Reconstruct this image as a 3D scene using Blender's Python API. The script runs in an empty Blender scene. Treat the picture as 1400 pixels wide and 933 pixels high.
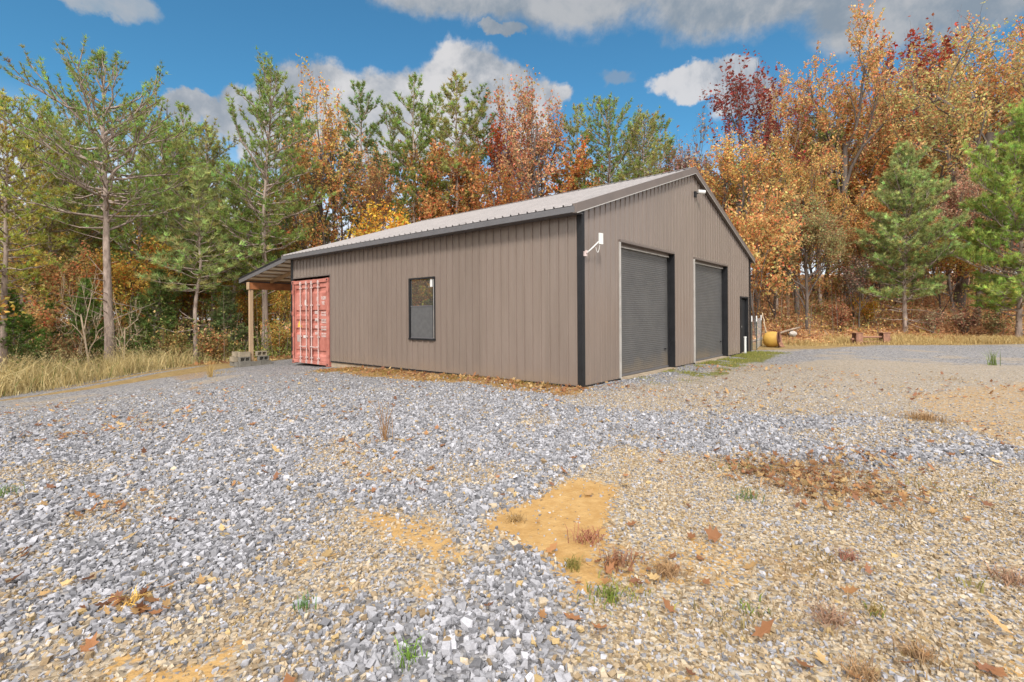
import bpy, math, random
import numpy as np
from mathutils import Matrix, Vector, Euler
SC = bpy.context.scene
COL = SC.collection
PI = math.pi
rs = np.random.RandomState

# ------------------------------------------------------------------ camera model (also used to read ground positions off the photo)
F, CY, ROLL, CH = 678.7, 431.9, math.radians(0.339), 1.44
def px_ray(px, py):
    dx, dy = px-700.0, py-CY
    c, s = math.cos(ROLL), math.sin(ROLL)
    return (c*dx - s*dy)/F, (s*dx + c*dy)/F          # X per metre of depth, drop per metre of depth

def sstep(a, b, t):
    t = np.clip((t-a)/(b-a), 0, 1)
    return t*t*(3-2*t)
def gz(x, y):
    x = np.asarray(x, float); y = np.asarray(y, float)
    q = np.minimum(x, 1.0)-1.0
    q = np.where(q > -13, 0.0036*q*q, 0.0036*169+0.05*(-13-q))
    z = -q*sstep(1, 13, y) - 0.03
    z = np.maximum(z, -2.2)
    z = z + 0.17*np.maximum(0, y-25.5-0.10*np.minimum(x-8, 0)**2*0.12)*sstep(1, 11, x)*(1-sstep(60, 120, y))
    z = z + 0.03*np.sin(x*0.9+1.3)*np.sin(y*0.7)*sstep(2, 6, y)*sstep(0, 3, np.abs(x-1.4)+np.abs(y-10)-1)
    z = np.where((y < 24), np.minimum(z, 0.05), z)
    return z
def p2g(px, py):
    kx, ky = px_ray(px, py)
    z = 0.0
    for _ in range(30):
        D = (CH-z)/max(ky, 0.004)
        D = min(D, 80)
        z = 0.5*z+0.5*float(gz(kx*D, D))
    return kx*D, D
def at_depth(px, D):
    return px_ray(px, CY)[0]*D
def z_at(px, py, D):
    return CH - px_ray(px, py)[1]*D

# ------------------------------------------------------------------ mesh helpers
class MB:
    """collects polygons; build() links them as ONE mesh object"""
    def __init__(s):
        s.v = []; s.f = []; s.n = 0; s.c = []; s.m = []
    def add(s, V, Fs, mat=0, col=None):
        V = np.asarray(V, float).reshape(-1, 3)
        s.v.append(V)
        Fs = np.asarray(Fs, int)
        s.f.append(Fs + s.n); s.m.append(np.full(len(Fs), mat, int))
        if col is None: col = np.ones((len(V), 3))
        col = np.asarray(col, float)
        if col.ndim == 1: col = np.tile(col, (len(V), 1))
        s.c.append(col)
        s.n += len(V)
        return s
    def box(s, x0, x1, y0, y1, z0, z1, mat=0):
        V = [(x0,y0,z0),(x1,y0,z0),(x1,y1,z0),(x0,y1,z0),(x0,y0,z1),(x1,y0,z1),(x1,y1,z1),(x0,y1,z1)]
        return s.add(V, [(3,2,1,0),(4,5,6,7),(0,1,5,4),(1,2,6,5),(2,3,7,6),(3,0,4,7)], mat)
    def obox(s, c, ax, ay, az, mat=0):
        """box from centre and three half-axis vectors"""
        c = np.array(c, float); ax, ay, az = (np.array(a, float) for a in (ax, ay, az))
        V = [c+i*ax+j*ay+k*az for k in (-1,1) for i,j in ((-1,-1),(1,-1),(1,1),(-1,1))]
        return s.add(V, [(3,2,1,0),(4,5,6,7),(0,1,5,4),(1,2,6,5),(2,3,7,6),(3,0,4,7)], mat)
    def tube(s, P, R, sides=6, mat=0, cap=True, col=None):
        P = np.asarray(P, float); R = np.broadcast_to(np.asarray(R, float), (len(P),))
        T = np.gradient(P, axis=0); T /= np.linalg.norm(T, axis=1)[:, None]+1e-9
        ref = np.array([0,0,1.0]) if abs(T[:,2]).mean() < 0.8 else np.array([1.0,0,0])
        A = np.cross(T, ref); A /= np.linalg.norm(A, axis=1)[:, None]+1e-9
        B = np.cross(T, A)
        a = np.arange(sides)*2*PI/sides
        V = P[:,None,:] + R[:,None,None]*(np.cos(a)[None,:,None]*A[:,None,:]+np.sin(a)[None,:,None]*B[:,None,:])
        n = len(P)
        i = np.arange(n-1)[:,None]*sides; j = np.arange(sides)[None,:]; j2 = (j+1) % sides
        Q = np.stack([i+j, i+j2, i+sides+j2, i+sides+j], -1).reshape(-1, 4)
        s.add(V.reshape(-1,3), Q, mat, col)
        if cap:
            base = s.n - n*sides
            s.f.append(np.array([[base+k for k in range(sides)][::-1]])); s.m.append(np.array([mat]))
            s.f.append(np.array([[base+(n-1)*sides+k for k in range(sides)]])); s.m.append(np.array([mat]))
        return s
    def arrays(s):
        return np.concatenate(s.v), s.f, np.concatenate(s.m), np.concatenate(s.c)
    def mesh(s, name, mats, colors=False, smooth=False):
        V, fl, mi, C = s.arrays()
        me = bpy.data.meshes.new(name)
        me.vertices.add(len(V)); me.vertices.foreach_set('co', V.astype(np.float32).ravel())
        loops = np.concatenate([f.ravel() for f in fl]).astype(np.int32)
        cnt = np.concatenate([np.full(len(f), f.shape[1], np.int32) for f in fl])
        me.loops.add(len(loops)); me.loops.foreach_set('vertex_index', loops)
        me.polygons.add(len(cnt))
        me.polygons.foreach_set('loop_start', np.concatenate([[0], np.cumsum(cnt)[:-1]]).astype(np.int32))
        me.polygons.foreach_set('material_index', mi.astype(np.int32))
        me.polygons.foreach_set('use_smooth', np.full(len(cnt), bool(smooth)))
        if colors:
            a = me.color_attributes.new('Col', 'FLOAT_COLOR', 'POINT')
            a.data.foreach_set('color', np.concatenate([C, np.ones((len(C),1))], 1).astype(np.float32).ravel())
        for m in (mats if isinstance(mats, (list, tuple)) else [mats]): me.materials.append(m)
        me.update(calc_edges=True)
        return me
    def build(s, name, mats, parent=None, colors=False, smooth=False, bevel=0):
        o = bpy.data.objects.new(name, s.mesh(name, mats, colors, smooth))
        COL.objects.link(o)
        if parent: o.parent = parent
        if bevel:
            b = o.modifiers.new('bevel', 'BEVEL'); b.width = bevel; b.segments = 2; b.limit_method = 'ANGLE'
        return o
def tag(o, label=None, cat=None, group=None, kind=None):
    if label: o['label'] = label
    if cat: o['category'] = cat
    if group: o['group'] = group
    if kind: o['kind'] = kind
    return o
def empty(name, loc, rz=0, label=None, cat=None, group=None):
    o = bpy.data.objects.new(name, None); COL.objects.link(o)
    o.location = loc; o.rotation_euler = (0,0,rz); o.empty_display_size = 0.2
    return tag(o, label, cat, group)

# ------------------------------------------------------------------ node helpers
class NT:
    def __init__(s, tree): s.t = tree; s.n = tree.nodes; s.l = tree.links
    def node(s, typ, **kw):
        nd = s.n.new(typ)
        for k, v in kw.items(): setattr(nd, k, v)
        return nd
    def link(s, a, b): s.l.new(a, b)
    def put(s, sock, v):
        if hasattr(v, 'links') or isinstance(v, bpy.types.NodeSocket): s.l.new(v, sock)
        else: sock.default_value = v
    def m(s, op, a, b=0.0, c=0.0, clamp=False):
        nd = s.node('ShaderNodeMath', operation=op, use_clamp=clamp)
        s.put(nd.inputs[0], a); s.put(nd.inputs[1], b)
        if op in ('MULTIPLY_ADD','WRAP','SMOOTH_MAX','SMOOTH_MIN'): s.put(nd.inputs[2], c)
        return nd.outputs[0]
    def ss(s, v, a, b):
        nd = s.node('ShaderNodeMapRange', interpolation_type='SMOOTHSTEP')
        s.put(nd.inputs['Value'], v); nd.inputs['From Min'].default_value = a; nd.inputs['From Max'].default_value = b
        return nd.outputs['Result']
    def mix(s, f, a, b, mode='MIX'):
        nd = s.node('ShaderNodeMix', data_type='RGBA', blend_type=mode)
        s.put(nd.inputs['Factor'], f); s.put(nd.inputs['A'], a); s.put(nd.inputs['B'], b)
        return nd.outputs['Result']
    def noise(s, vec, scale, detail=4, rough=0.55, dist=0):
        nd = s.node('ShaderNodeTexNoise')
        if vec is not None: s.put(nd.inputs['Vector'], vec)
        nd.inputs['Scale'].default_value = scale; nd.inputs['Detail'].default_value = detail
        nd.inputs['Roughness'].default_value = rough; nd.inputs['Distortion'].default_value = dist
        return nd.outputs['Fac']
    def voro(s, vec, scale, feature='F1'):
        nd = s.node('ShaderNodeTexVoronoi', feature=feature)
        if vec is not None: s.put(nd.inputs['Vector'], vec)
        nd.inputs['Scale'].default_value = scale
        return nd
    def ramp(s, f, stops, interp='LINEAR'):
        nd = s.node('ShaderNodeValToRGB'); cr = nd.color_ramp; cr.interpolation = interp
        while len(cr.elements) < len(stops): cr.elements.new(0.5)
        for e, (p, c) in zip(cr.elements, stops): e.position = p; e.color = (*c, 1)
        s.put(nd.inputs['Fac'], f)
        return nd.outputs['Color']
def new_mat(name):
    m = bpy.data.materials.new(name); m.use_nodes = True
    nt = NT(m.node_tree); b = m.node_tree.nodes['Principled BSDF']
    return m, nt, b
def C4(c): return (c[0], c[1], c[2], 1)
def mat(name, col, rough=0.6, metal=0.0, var=0.12, scale=6.0, bump=0.0, bscale=60.0, spec=0.5, col2=None, stretch=None):
    m, nt, b = new_mat(name)
    tc = nt.node('ShaderNodeTexCoord').outputs['Object']
    if stretch:
        mp = nt.node('ShaderNodeMapping'); mp.inputs['Scale'].default_value = stretch
        nt.link(tc, mp.inputs['Vector']); tc = mp.outputs['Vector']
    n = nt.noise(tc, scale, 5, 0.6)
    c2 = col2 or tuple(x*(1-var*2.2) for x in col)
    hi = tuple(min(1, x*(1+var)) for x in col)
    nt.link(nt.ramp(n, [(0.25, c2), (0.7, hi)]), b.inputs['Base Color'])
    b.inputs['Roughness'].default_value = rough; b.inputs['Metallic'].default_value = metal
    b.inputs['Specular IOR Level'].default_value = spec
    if bump:
        bn = nt.node('ShaderNodeBump'); bn.inputs['Strength'].default_value = bump; bn.inputs['Distance'].default_value = 0.01
        nt.link(nt.noise(tc, bscale, 4, 0.6), bn.inputs['Height']); nt.link(bn.outputs['Normal'], b.inputs['Normal'])
    return m

# ------------------------------------------------------------------ materials
def siding_mat():
    m, nt, b = new_mat('brown_painted_metal')
    tc = nt.node('ShaderNodeTexCoord').outputs['Object']
    mp = nt.node('ShaderNodeMapping'); mp.inputs['Scale'].default_value = (1,1,0.12); nt.link(tc, mp.inputs['Vector'])
    n1 = nt.noise(mp.outputs['Vector'], 5.0, 5, 0.6)
    c = nt.ramp(n1, [(0.3, (0.180,0.142,0.121)), (0.7, (0.206,0.164,0.141))])
    fl = nt.node('ShaderNodeVectorMath', operation='SCALE'); fl.inputs['Scale'].default_value = 1/0.9144; nt.link(tc, fl.inputs[0])
    f2 = nt.node('ShaderNodeVectorMath', operation='FLOOR'); nt.link(fl.outputs[0], f2.inputs[0])
    f3 = nt.node('ShaderNodeVectorMath', operation='MULTIPLY'); nt.link(f2.outputs[0], f3.inputs[0]); f3.inputs[1].default_value = (1,1,0)
    wn_ = nt.node('ShaderNodeTexWhiteNoise'); nt.link(f3.outputs[0], wn_.inputs['Vector'])
    c = nt.mix(1.0, c, nt.ramp(wn_.outputs['Value'], [(0,(0.95,0.95,0.95)),(1,(1.05,1.05,1.05))]), 'MULTIPLY')
    # splash dirt low on the sheets and a few pale scuffs
    sx = nt.node('ShaderNodeSeparateXYZ'); nt.link(tc, sx.inputs[0])
    dn = nt.noise(tc, 3.0, 5, 0.7)
    lowm = nt.m('MULTIPLY', nt.ss(nt.m('ADD', sx.outputs['Z'], nt.m('MULTIPLY', dn, 0.8)), 0.80, 0.22), 0.62)
    c = nt.mix(lowm, c, (0.235,0.175,0.13,1))
    sc = nt.ss(nt.noise(tc, 2.3, 8, 0.78), 0.70, 0.76)
    c = nt.mix(nt.m('MULTIPLY', sc, 0.35), c, (0.30,0.265,0.24,1))
    nt.link(c, b.inputs['Base Color']); b.inputs['Roughness'].default_value = 0.27
    b.inputs['Specular IOR Level'].default_value = 0.5
    bn = nt.node('ShaderNodeBump'); bn.inputs['Strength'].default_value = 0.12; bn.inputs['Distance'].default_value = 0.02
    nt.link(nt.noise(tc, 1.7, 2, 0.5), bn.inputs['Height']); nt.link(bn.outputs['Normal'], b.inputs['Normal'])
    return m
M = {}
M['siding'] = siding_mat()
M['roof'] = mat('weathered_roof_metal', (0.345,0.318,0.312), 0.40, 0.0, 0.08, 2.5, spec=0.6)
M['trim_grey'] = mat('grey_trim_metal', (0.11,0.107,0.115), 0.4, 0, 0.06, 3)
M['trim_brown'] = mat('brown_rake_trim', (0.14,0.112,0.10), 0.42, 0, 0.06, 3)
M['trim_black'] = mat('black_trim_metal', (0.014,0.0145,0.017), 0.55, 0, 0.2, 4, spec=0.3)
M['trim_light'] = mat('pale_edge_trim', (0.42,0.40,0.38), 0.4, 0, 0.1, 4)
M['concrete'] = mat('slab_concrete', (0.36,0.285,0.205), 0.9, 0, 0.16, 4, 0.3, 60)
M['dark'] = mat('dark_interior', (0.012,0.012,0.012), 0.9)
M['timber'] = mat('post_timber', (0.44,0.30,0.185), 0.8, 0, 0.15, 5, 0.2, 40, stretch=(6,6,0.6))
M['timber_red'] = mat('beam_timber', (0.36,0.135,0.05), 0.8, 0, 0.2, 5, 0.2, 40)
M['purlin'] = mat('pale_purlin_timber', (0.42,0.29,0.18), 0.8, 0, 0.12, 5)
M['underside'] = mat('white_roof_underside', (0.88,0.79,0.67), 0.6, 0, 0.06, 3)
M['block'] = mat('concrete_block_grey', (0.19,0.175,0.15), 0.95, 0, 0.16, 6, 0.5, 120)
M['block_tan'] = mat('concrete_block_tan', (0.33,0.275,0.20), 0.95, 0, 0.14, 6, 0.5, 120)
M['cont'] = mat('faded_red_container_paint', (0.47,0.185,0.15), 0.5, 0, 0.16, 2.2, col2=(0.29,0.085,0.062))
M['cont_dark'] = mat('container_recess_red', (0.40,0.10,0.075), 0.55, 0, 0.16, 2.2)
M['rod'] = mat('galvanised_pinkish_rod', (0.62,0.50,0.48), 0.45, 0.2, 0.12, 5)
M['white'] = mat('white_paint', (0.62,0.62,0.61), 0.5, 0, 0.05, 3)
M['mark'] = mat('white_stencil', (0.62,0.57,0.55), 0.6, 0, 0.05, 9)
M['yellow_mark'] = mat('yellow_sticker', (0.75,0.50,0.06), 0.6)
M['grey_mark'] = mat('grey_plate', (0.42,0.34,0.32), 0.5)
M['gasket'] = mat('black_rubber', (0.02,0.018,0.018), 0.7)
M['screen'] = mat('insect_screen', (0.085,0.085,0.088), 0.75, 0, 0.1, 9)
M['rust'] = mat('rusty_steel', (0.27,0.135,0.085), 0.85, 0, 0.3, 7, 0.4, 60, col2=(0.13,0.065,0.045))
M['rust_dark'] = mat('dark_rust_inside', (0.10,0.04,0.03), 0.9, 0, 0.3, 7)
M['yellow'] = mat('old_yellow_paint', (0.40,0.245,0.045), 0.7, 0, 0.25, 5, 0.3, 30, col2=(0.38,0.20,0.04))
M['green_steel'] = mat('green_fence_steel', (0.045,0.055,0.045), 0.6)
M['wire'] = mat('galvanised_wire', (0.38,0.38,0.38), 0.45, 0.5)
M['stone_white'] = mat('white_rock', (0.42,0.38,0.34), 0.9, 0, 0.15, 5, 0.4, 30)
M['bark_pine'] = mat('pine_bark', (0.33,0.262,0.225), 0.95, 0, 0.30, 3.5, 0.8, 22, stretch=(2.5,2.5,0.7), col2=(0.11,0.08,0.065))
M['bark_grey'] = mat('grey_bark', (0.125,0.10,0.088), 0.95, 0, 0.30, 3.5, 0.7, 26, stretch=(2.5,2.5,0.6), col2=(0.06,0.048,0.04))
M['bark_pale'] = mat('pale_dead_wood', (0.52,0.41,0.29), 0.9, 0, 0.2, 4, 0.3, 40)
M['log'] = mat('grey_log', (0.27,0.20,0.15), 0.95, 0, 0.25, 5, 0.5, 40)

def door_mat():
    m, nt, b = new_mat('dark_grey_door_curtain')
    tc = nt.node('ShaderNodeTexCoord').outputs['Object']
    n = nt.noise(tc, 2.0, 5, 0.6)
    c = nt.ramp(n, [(0.3, (0.066,0.065,0.066)), (0.7, (0.090,0.088,0.088))])
    mp = nt.node('ShaderNodeMapping'); mp.inputs['Scale'].default_value = (1.2,1,14); nt.link(tc, mp.inputs['Vector'])
    c = nt.mix(nt.m('MULTIPLY', nt.ss(nt.noise(mp.outputs['Vector'], 1.5, 4, 0.65), 0.5, 0.72), 0.5), c, (0.10,0.095,0.09,1))
    sx = nt.node('ShaderNodeSeparateXYZ'); nt.link(tc, sx.inputs[0])
    d = nt.ss(nt.m('ADD', sx.outputs['Z'], nt.m('MULTIPLY', nt.noise(tc, 1.4, 5, 0.7), 1.5)), 1.25, 0.55)
    c = nt.mix(nt.m('MULTIPLY', d, 0.6), c, (0.18,0.135,0.085,1))
    nt.link(c, b.inputs['Base Color']); b.inputs['Roughness'].default_value = 0.5
    return m
M['door'] = door_mat()
def glass_mat():
    m, nt, b = new_mat('dark_window_glass')
    b.inputs['Base Color'].default_value = (0.62,0.63,0.60,1); b.inputs['Roughness'].default_value = 0.02; b.inputs['Metallic'].default_value = 0.92
    b.inputs['IOR'].default_value = 2.6
    tc = nt.node('ShaderNodeTexCoord').outputs['Object']
    bn = nt.node('ShaderNodeBump'); bn.inputs['Strength'].default_value = 0.02; bn.inputs['Distance'].default_value = 0.002
    nt.link(nt.noise(tc, 3.0, 2), bn.inputs['Height']); nt.link(bn.outputs['Normal'], b.inputs['Normal'])
    return m
M['glass'] = glass_mat()

def leaf_mat(name, trans=0.3, rough=0.6):
    m, nt, b = new_mat(name)
    oi = nt.node('ShaderNodeObjectInfo'); at = nt.node('ShaderNodeAttribute', attribute_name='Col')
    c = nt.mix(1.0, oi.outputs['Color'], at.outputs['Color'], 'MULTIPLY')
    nt.link(c, b.inputs['Base Color']); b.inputs['Roughness'].default_value = rough; b.inputs['Specular IOR Level'].default_value = 0.25
    tr = nt.node('ShaderNodeBsdfTranslucent'); nt.link(c, tr.inputs['Color'])
    mx = nt.node('ShaderNodeMixShader'); mx.inputs[0].default_value = trans
    nt.link(b.outputs[0], mx.inputs[1]); nt.link(tr.outputs[0], mx.inputs[2])
    nt.link(mx.outputs[0], m.node_tree.nodes['Material Output'].inputs['Surface'])
    return m
M['leaf'] = leaf_mat('autumn_leaf', 0.46)
M['needle'] = leaf_mat('pine_needle', 0.46)
M['blade'] = leaf_mat('dry_grass_blade', 0.3)
def vcol_mat(name, rough=0.85, bump=0.0):
    m, nt, b = new_mat(name)
    at = nt.node('ShaderNodeAttribute', attribute_name='Col')
    tc = nt.node('ShaderNodeTexCoord').outputs['Object']
    n = nt.noise(tc, 90, 3, 0.6)
    c = nt.mix(1.0, at.outputs['Color'], nt.ramp(n, [(0.3,(0.82,0.82,0.82)),(0.7,(1.1,1.1,1.1))]), 'MULTIPLY')
    nt.link(c, b.inputs['Base Color']); b.inputs['Roughness'].default_value = rough
    b.inputs['Specular IOR Level'].default_value = 0.3
    return m
M['stones'] = vcol_mat('crushed_stone')

# ------------------------------------------------------------------ ground zones
def poly_sd(P, poly):
    """signed distance (positive inside) of points P (n,2) to a polygon"""
    poly = np.asarray(poly, float); n = len(poly)
    inside = np.zeros(len(P), bool); d = np.full(len(P), 1e9)
    for i in range(n):
        a, b = poly[i], poly[(i+1) % n]
        e = b-a; w = P-a
        t = np.clip((w@e)/(e@e+1e-12), 0, 1)
        d = np.minimum(d, np.hypot(*(w-t[:,None]*e).T))
        c = ((a[1] <= P[:,1]) != (b[1] <= P[:,1]))
        xs = a[0]+(P[:,1]-a[1])/(e[1] if abs(e[1]) > 1e-9 else 1e-9)*e[0]
        inside ^= c & (P[:,0] < xs)
    return np.where(inside, d, -d)
def vnoise(P, s, seed=0):
    """value noise in 0..1"""
    r = rs(seed); T = r.rand(64,64)
    q = P*s+seed*3.7; i = np.floor(q).astype(int); f = q-i; f = f*f*(3-2*f)
    g = lambda a,b: T[(i[:,0]+a) % 64, (i[:,1]+b) % 64]
    return (g(0,0)*(1-f[:,0])+g(1,0)*f[:,0])*(1-f[:,1])+(g(0,1)*(1-f[:,0])+g(1,1)*f[:,0])*f[:,1]
def fbm(P, s, seed=0, o=4):
    v = 0; a = 0.5; t = 0
    for k in range(o):
        v = v+a*vnoise(P, s*2**k, seed+k); t += a; a *= 0.5
    return v/t
G = lambda L: [p2g(*p) for p in L]
TAN = G([(668,716),(738,676),(800,645),(838,608),(960,622),(1180,641),(1420,630),(1700,640),(1700,1500),(880,1300),(835,940),(800,872),(747,805),(748,772),(702,738)])
TAN2 = G([(770,556),(835,530),(905,522),(1000,500),(1130,491),(1420,500),(1700,505),(1700,640),(1420,622),(1335,606),(1230,580),(1050,572),(850,562)])
TAN3 = G([(440,690),(560,715),(645,757),(610,800),(520,835),(440,870),(330,960),(0,1100),(-150,960),(0,885),(150,862),(350,790)])
CLAY = [G([(668,716),(738,676),(795,655),(852,662),(836,700),(828,745),(826,800),(785,828),(750,796),(748,772),(704,738)]),
        G([(462,688),(520,702),(590,728),(650,757),(612,768),(540,738)]),
        G([(410,622),(470,606),(545,601),(545,607),(470,616)]),
        G([(560,800),(600,790),(620,810),(570,825)]),
        G([(1230,540),(1420,520),(1500,640),(1400,618),(1300,575)]),
        G([(30,905),(150,890),(160,930),(0,945)])]
SOIL = [G([(222,512),(260,505),(300,507),(286,517),(240,524)]), G([(250,528),(282,527),(275,534),(250,535)]), G([(985,765),(1060,742),(1150,750),(1220,790),(1180,815),(1080,805),(1000,795)]), G([(1120,860),(1200,850),(1290,890),(1220,910)])]
BX0, BY0, BROT = 1.401, 10.005, math.radians(90-40.039)
VX, VY = math.cos(BROT), math.sin(BROT)
def b2w(x, y): return BX0+VX*x-VY*y, BY0+VY*x+VX*y
def w2b(P):
    d = P-np.array([BX0,BY0]); return np.stack([d[:,0]*VX+d[:,1]*VY, -d[:,0]*VY+d[:,1]*VX], 1)
EDGE_L = [(-90,560),(0,545),(60,536),(130,523),(200,510),(262,500),(322,495),(352,489),(402,489)]
GRASS_L = [p2g(*p) for p in EDGE_L]
def zones(P):
    """weights per ground point: tan gravel, clay, soil/grass, moss, leaf litter"""
    w = (fbm(P, 1.6, 5)-0.5)*0.9+(fbm(P, 7, 9)-0.5)*0.35
    tan = np.maximum(sstep(-0.12, 0.2, poly_sd(P, TAN)+w*0.5), 0.7*sstep(-0.2, 0.6, poly_sd(P, TAN2)+w*1.6))
    tan = np.maximum(tan, 0.85*sstep(-0.5, 0.35, poly_sd(P, TAN3)+w*1.3))
    tan = np.maximum(tan, 0.55*sstep(0.60, 0.72, fbm(P, 0.9, 21)))
    clay = np.zeros(len(P))
    for i, c in enumerate(CLAY):
        k = (1.0, 0.78, 0.6, 0.7, 0.42, 0.45)[i]
        clay = np.maximum(clay, k*sstep(-0.09, 0.13, poly_sd(P, c)+w*(0.28 if i == 0 else 0.45)+(0.03 if i < 2 else 0)))
    inT = sstep(0, 0.3, poly_sd(P, TAN))
    clay = np.maximum(clay, inT*0.45*sstep(0.58, 0.74, fbm(P, 1.3, 33)))
    clay = np.maximum(clay, sstep(0, 0.3, poly_sd(P, TAN3))*0.85*sstep(0.55, 0.68, fbm(P, 1.8, 35)))
    B = w2b(P)
    soil = np.zeros(len(P))
    for s_ in SOIL: soil = np.maximum(soil, 0.5*sstep(-0.1, 0.25, poly_sd(P, s_)+w*0.5))
    strip = sstep(-1.35, -0.75, B[:,0]+w*0.9)*(B[:,0] < 0.3)*sstep(-0.7, 0.1, B[:,1]+w)*sstep(9.6, 8.6, B[:,1]+w)
    strip2 = sstep(-1.9, -0.9, B[:,1]+w*1.2)*(B[:,1] < 0.4)*sstep(1.2, 2.4, B[:,0]+w)*sstep(13.5, 12, B[:,0])
    moss = np.clip(strip2*0.9, 0, 1)*sstep(0.36, 0.58, fbm(P, 1.1, 51)+0.18*sstep(5, 9, B[:,0]))
    # natural ground: beyond the left edge line and beyond the far right edge
    gl = np.array(GRASS_L); order = np.argsort(gl[:,0]); gy = np.interp(P[:,0], gl[order,0], gl[order,1])
    nat = sstep(-0.25, 0.35, P[:,1]-gy+w*0.6)*(P[:,0] < -7.5)
    nat = np.maximum(nat, sstep(22.3, 23.1, P[:,1]+w*1.2-0.02*(P[:,0]-12)))
    nat = np.maximum(nat, (B[:,0] > 12.6)*sstep(20.2, 21.2, P[:,1]+w*1.2+0.55*np.minimum(0, 13-P[:,0])))
    nat = np.maximum(nat, sstep(-17, -19, P[:,0]+w))
    nat = np.maximum(nat, sstep(24, 27, P[:,0]+w))
    nat = np.maximum(nat, sstep(-9, -12, P[:,1]+w))
    litter = nat*sstep(24.8, 26.2, P[:,1]+w*1.5)
    return tan, clay, np.maximum(soil, strip*0.92), moss, nat, litter

# ------------------------------------------------------------------ the ground sheet
def axis(lo, hi, step, far):
    a = list(np.arange(lo, hi+1e-6, step)); s = step
    while a[-1] < far: s *= 1.3; a.append(a[-1]+s)
    s = step; b = []
    x = lo
    while x > -far: s *= 1.3; x -= s; b.append(x)
    return np.array(b[::-1]+a)
def build_ground():
    xs = axis(-15, 19, 0.11, 700); ys = axis(0.6, 27, 0.11, 700)
    X, Y = np.meshgrid(xs, ys); P = np.stack([X.ravel(), Y.ravel()], 1)
    tan, clay, soil, moss, nat, lit = zones(P)
    z = gz(P[:,0], P[:,1])
    z = z + 0.03*(fbm(P, 1.2, 3)-0.5) + 0.02*(1-np.clip(tan+clay, 0, 1))*(1-nat)*sstep(0, 1, P[:,1]-0)
    B = w2b(P); inb = (B[:,0] > -0.02)&(B[:,0] < 12.3)&(B[:,1] > -0.02)&(B[:,1] < 12.2)
    z = np.where(inb, np.minimum(z, -0.06), z)
    nx, ny = len(xs), len(ys)
    i = np.arange(ny-1)[:,None]*nx; j = np.arange(nx-1)[None,:]
    Q = np.stack([i+j, i+j+1, i+nx+j+1, i+nx+j], -1).reshape(-1,4)
    mb = MB(); mb.add(np.column_stack([P, z]), Q)
    m, nt, b = new_mat('gravel_and_soil')
    pos = nt.node('ShaderNodeTexCoord').outputs['Object']
    za = nt.node('ShaderNodeAttribute', attribute_name='zone'); zb = nt.node('ShaderNodeAttribute', attribute_name='zone_b')
    sa = nt.node('ShaderNodeSeparateColor'); nt.link(za.outputs['Color'], sa.inputs[0])
    sb = nt.node('ShaderNodeSeparateColor'); nt.link(zb.outputs['Color'], sb.inputs[0])
    tan_, clay_, soil_ = sa.outputs; moss_, nat_, lit_ = sb.outputs
    jit = nt.node('ShaderNodeVectorMath', operation='ADD'); nt.link(pos, jit.inputs[0])
    nn = nt.node('ShaderNodeTexNoise'); nn.inputs['Scale'].default_value = 30; nt.link(pos, nn.inputs['Vector'])
    sc = nt.node('ShaderNodeVectorMath', operation='SCALE'); nt.link(nn.outputs['Color'], sc.inputs[0]); sc.inputs['Scale'].default_value = 0.02
    nt.link(sc.outputs[0], jit.inputs[1]); pj = jit.outputs[0]
    v1 = nt.voro(pj, 27); s1 = nt.node('ShaderNodeSeparateColor'); nt.link(v1.outputs['Color'], s1.inputs[0])
    v2 = nt.voro(pj, 44); s2 = nt.node('ShaderNodeSeparateColor'); nt.link(v2.outputs['Color'], s2.inputs[0])
    big = nt.noise(pos, 0.7, 4, 0.6)
    blue = nt.ramp(s1.outputs[0], [(0.0,(0.081,0.079,0.086)),(0.3,(0.150,0.147,0.158)),(0.6,(0.242,0.236,0.245)),(0.88,(0.346,0.334,0.334)),(1.0,(0.299,0.248,0.173))])
    tang = nt.ramp(s2.outputs[0], [(0.0,(0.17,0.13,0.09)),(0.25,(0.29,0.215,0.13)),(0.5,(0.36,0.285,0.19)),(0.8,(0.40,0.35,0.28)),(1.0,(0.22,0.21,0.22))])
    clayn = nt.noise(pos, 9, 6, 0.7)
    clayc = nt.ramp(clayn, [(0.3,(0.310,0.175,0.058)),(0.7,(0.427,0.275,0.117))])
    c = nt.mix(tan_, blue, tang)
    # dark gaps between stones
    gap = nt.ss(v1.outputs['Distance'], 0.030, 0.014)
    clm = nt.ss(nt.m('ADD', clay_, nt.m('MULTIPLY', nt.m('SUBTRACT', s2.outputs[1], 0.5), 0.7)), 0.38, 0.62)
    c = nt.mix(clm, c, clayc)
    soilc = nt.ramp(nt.noise(pos, 14, 6, 0.75), [(0.28,(0.115,0.058,0.022)),(0.45,(0.260,0.146,0.058)),(0.62,(0.352,0.238,0.100)),(0.78,(0.160,0.131,0.039))])
    sm = nt.ss(nt.m('ADD', soil_, nt.m('MULTIPLY', nt.m('SUBTRACT', nt.noise(pos, 11, 5, 0.7), 0.5), 0.9)), 0.35, 0.65)
    c = nt.mix(sm, c, soilc)
    mossc = nt.ramp(nt.noise(pos, 16, 5, 0.7), [(0.3,(0.078,0.090,0.018)),(0.55,(0.162,0.156,0.048)),(0.75,(0.252,0.210,0.096))])
    mm = nt.ss(nt.m('ADD', moss_, nt.m('MULTIPLY', nt.m('SUBTRACT', nt.noise(pos, 7, 5, 0.7), 0.5), 1.0)), 0.35, 0.7)
    c = nt.mix(mm, c, mossc)
    natc = nt.ramp(nt.noise(pos, 5, 6, 0.75), [(0.28,(0.146,0.088,0.034)),(0.5,(0.275,0.191,0.084)),(0.72,(0.337,0.253,0.122))])
    c = nt.mix(nat_, c, natc)
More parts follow.
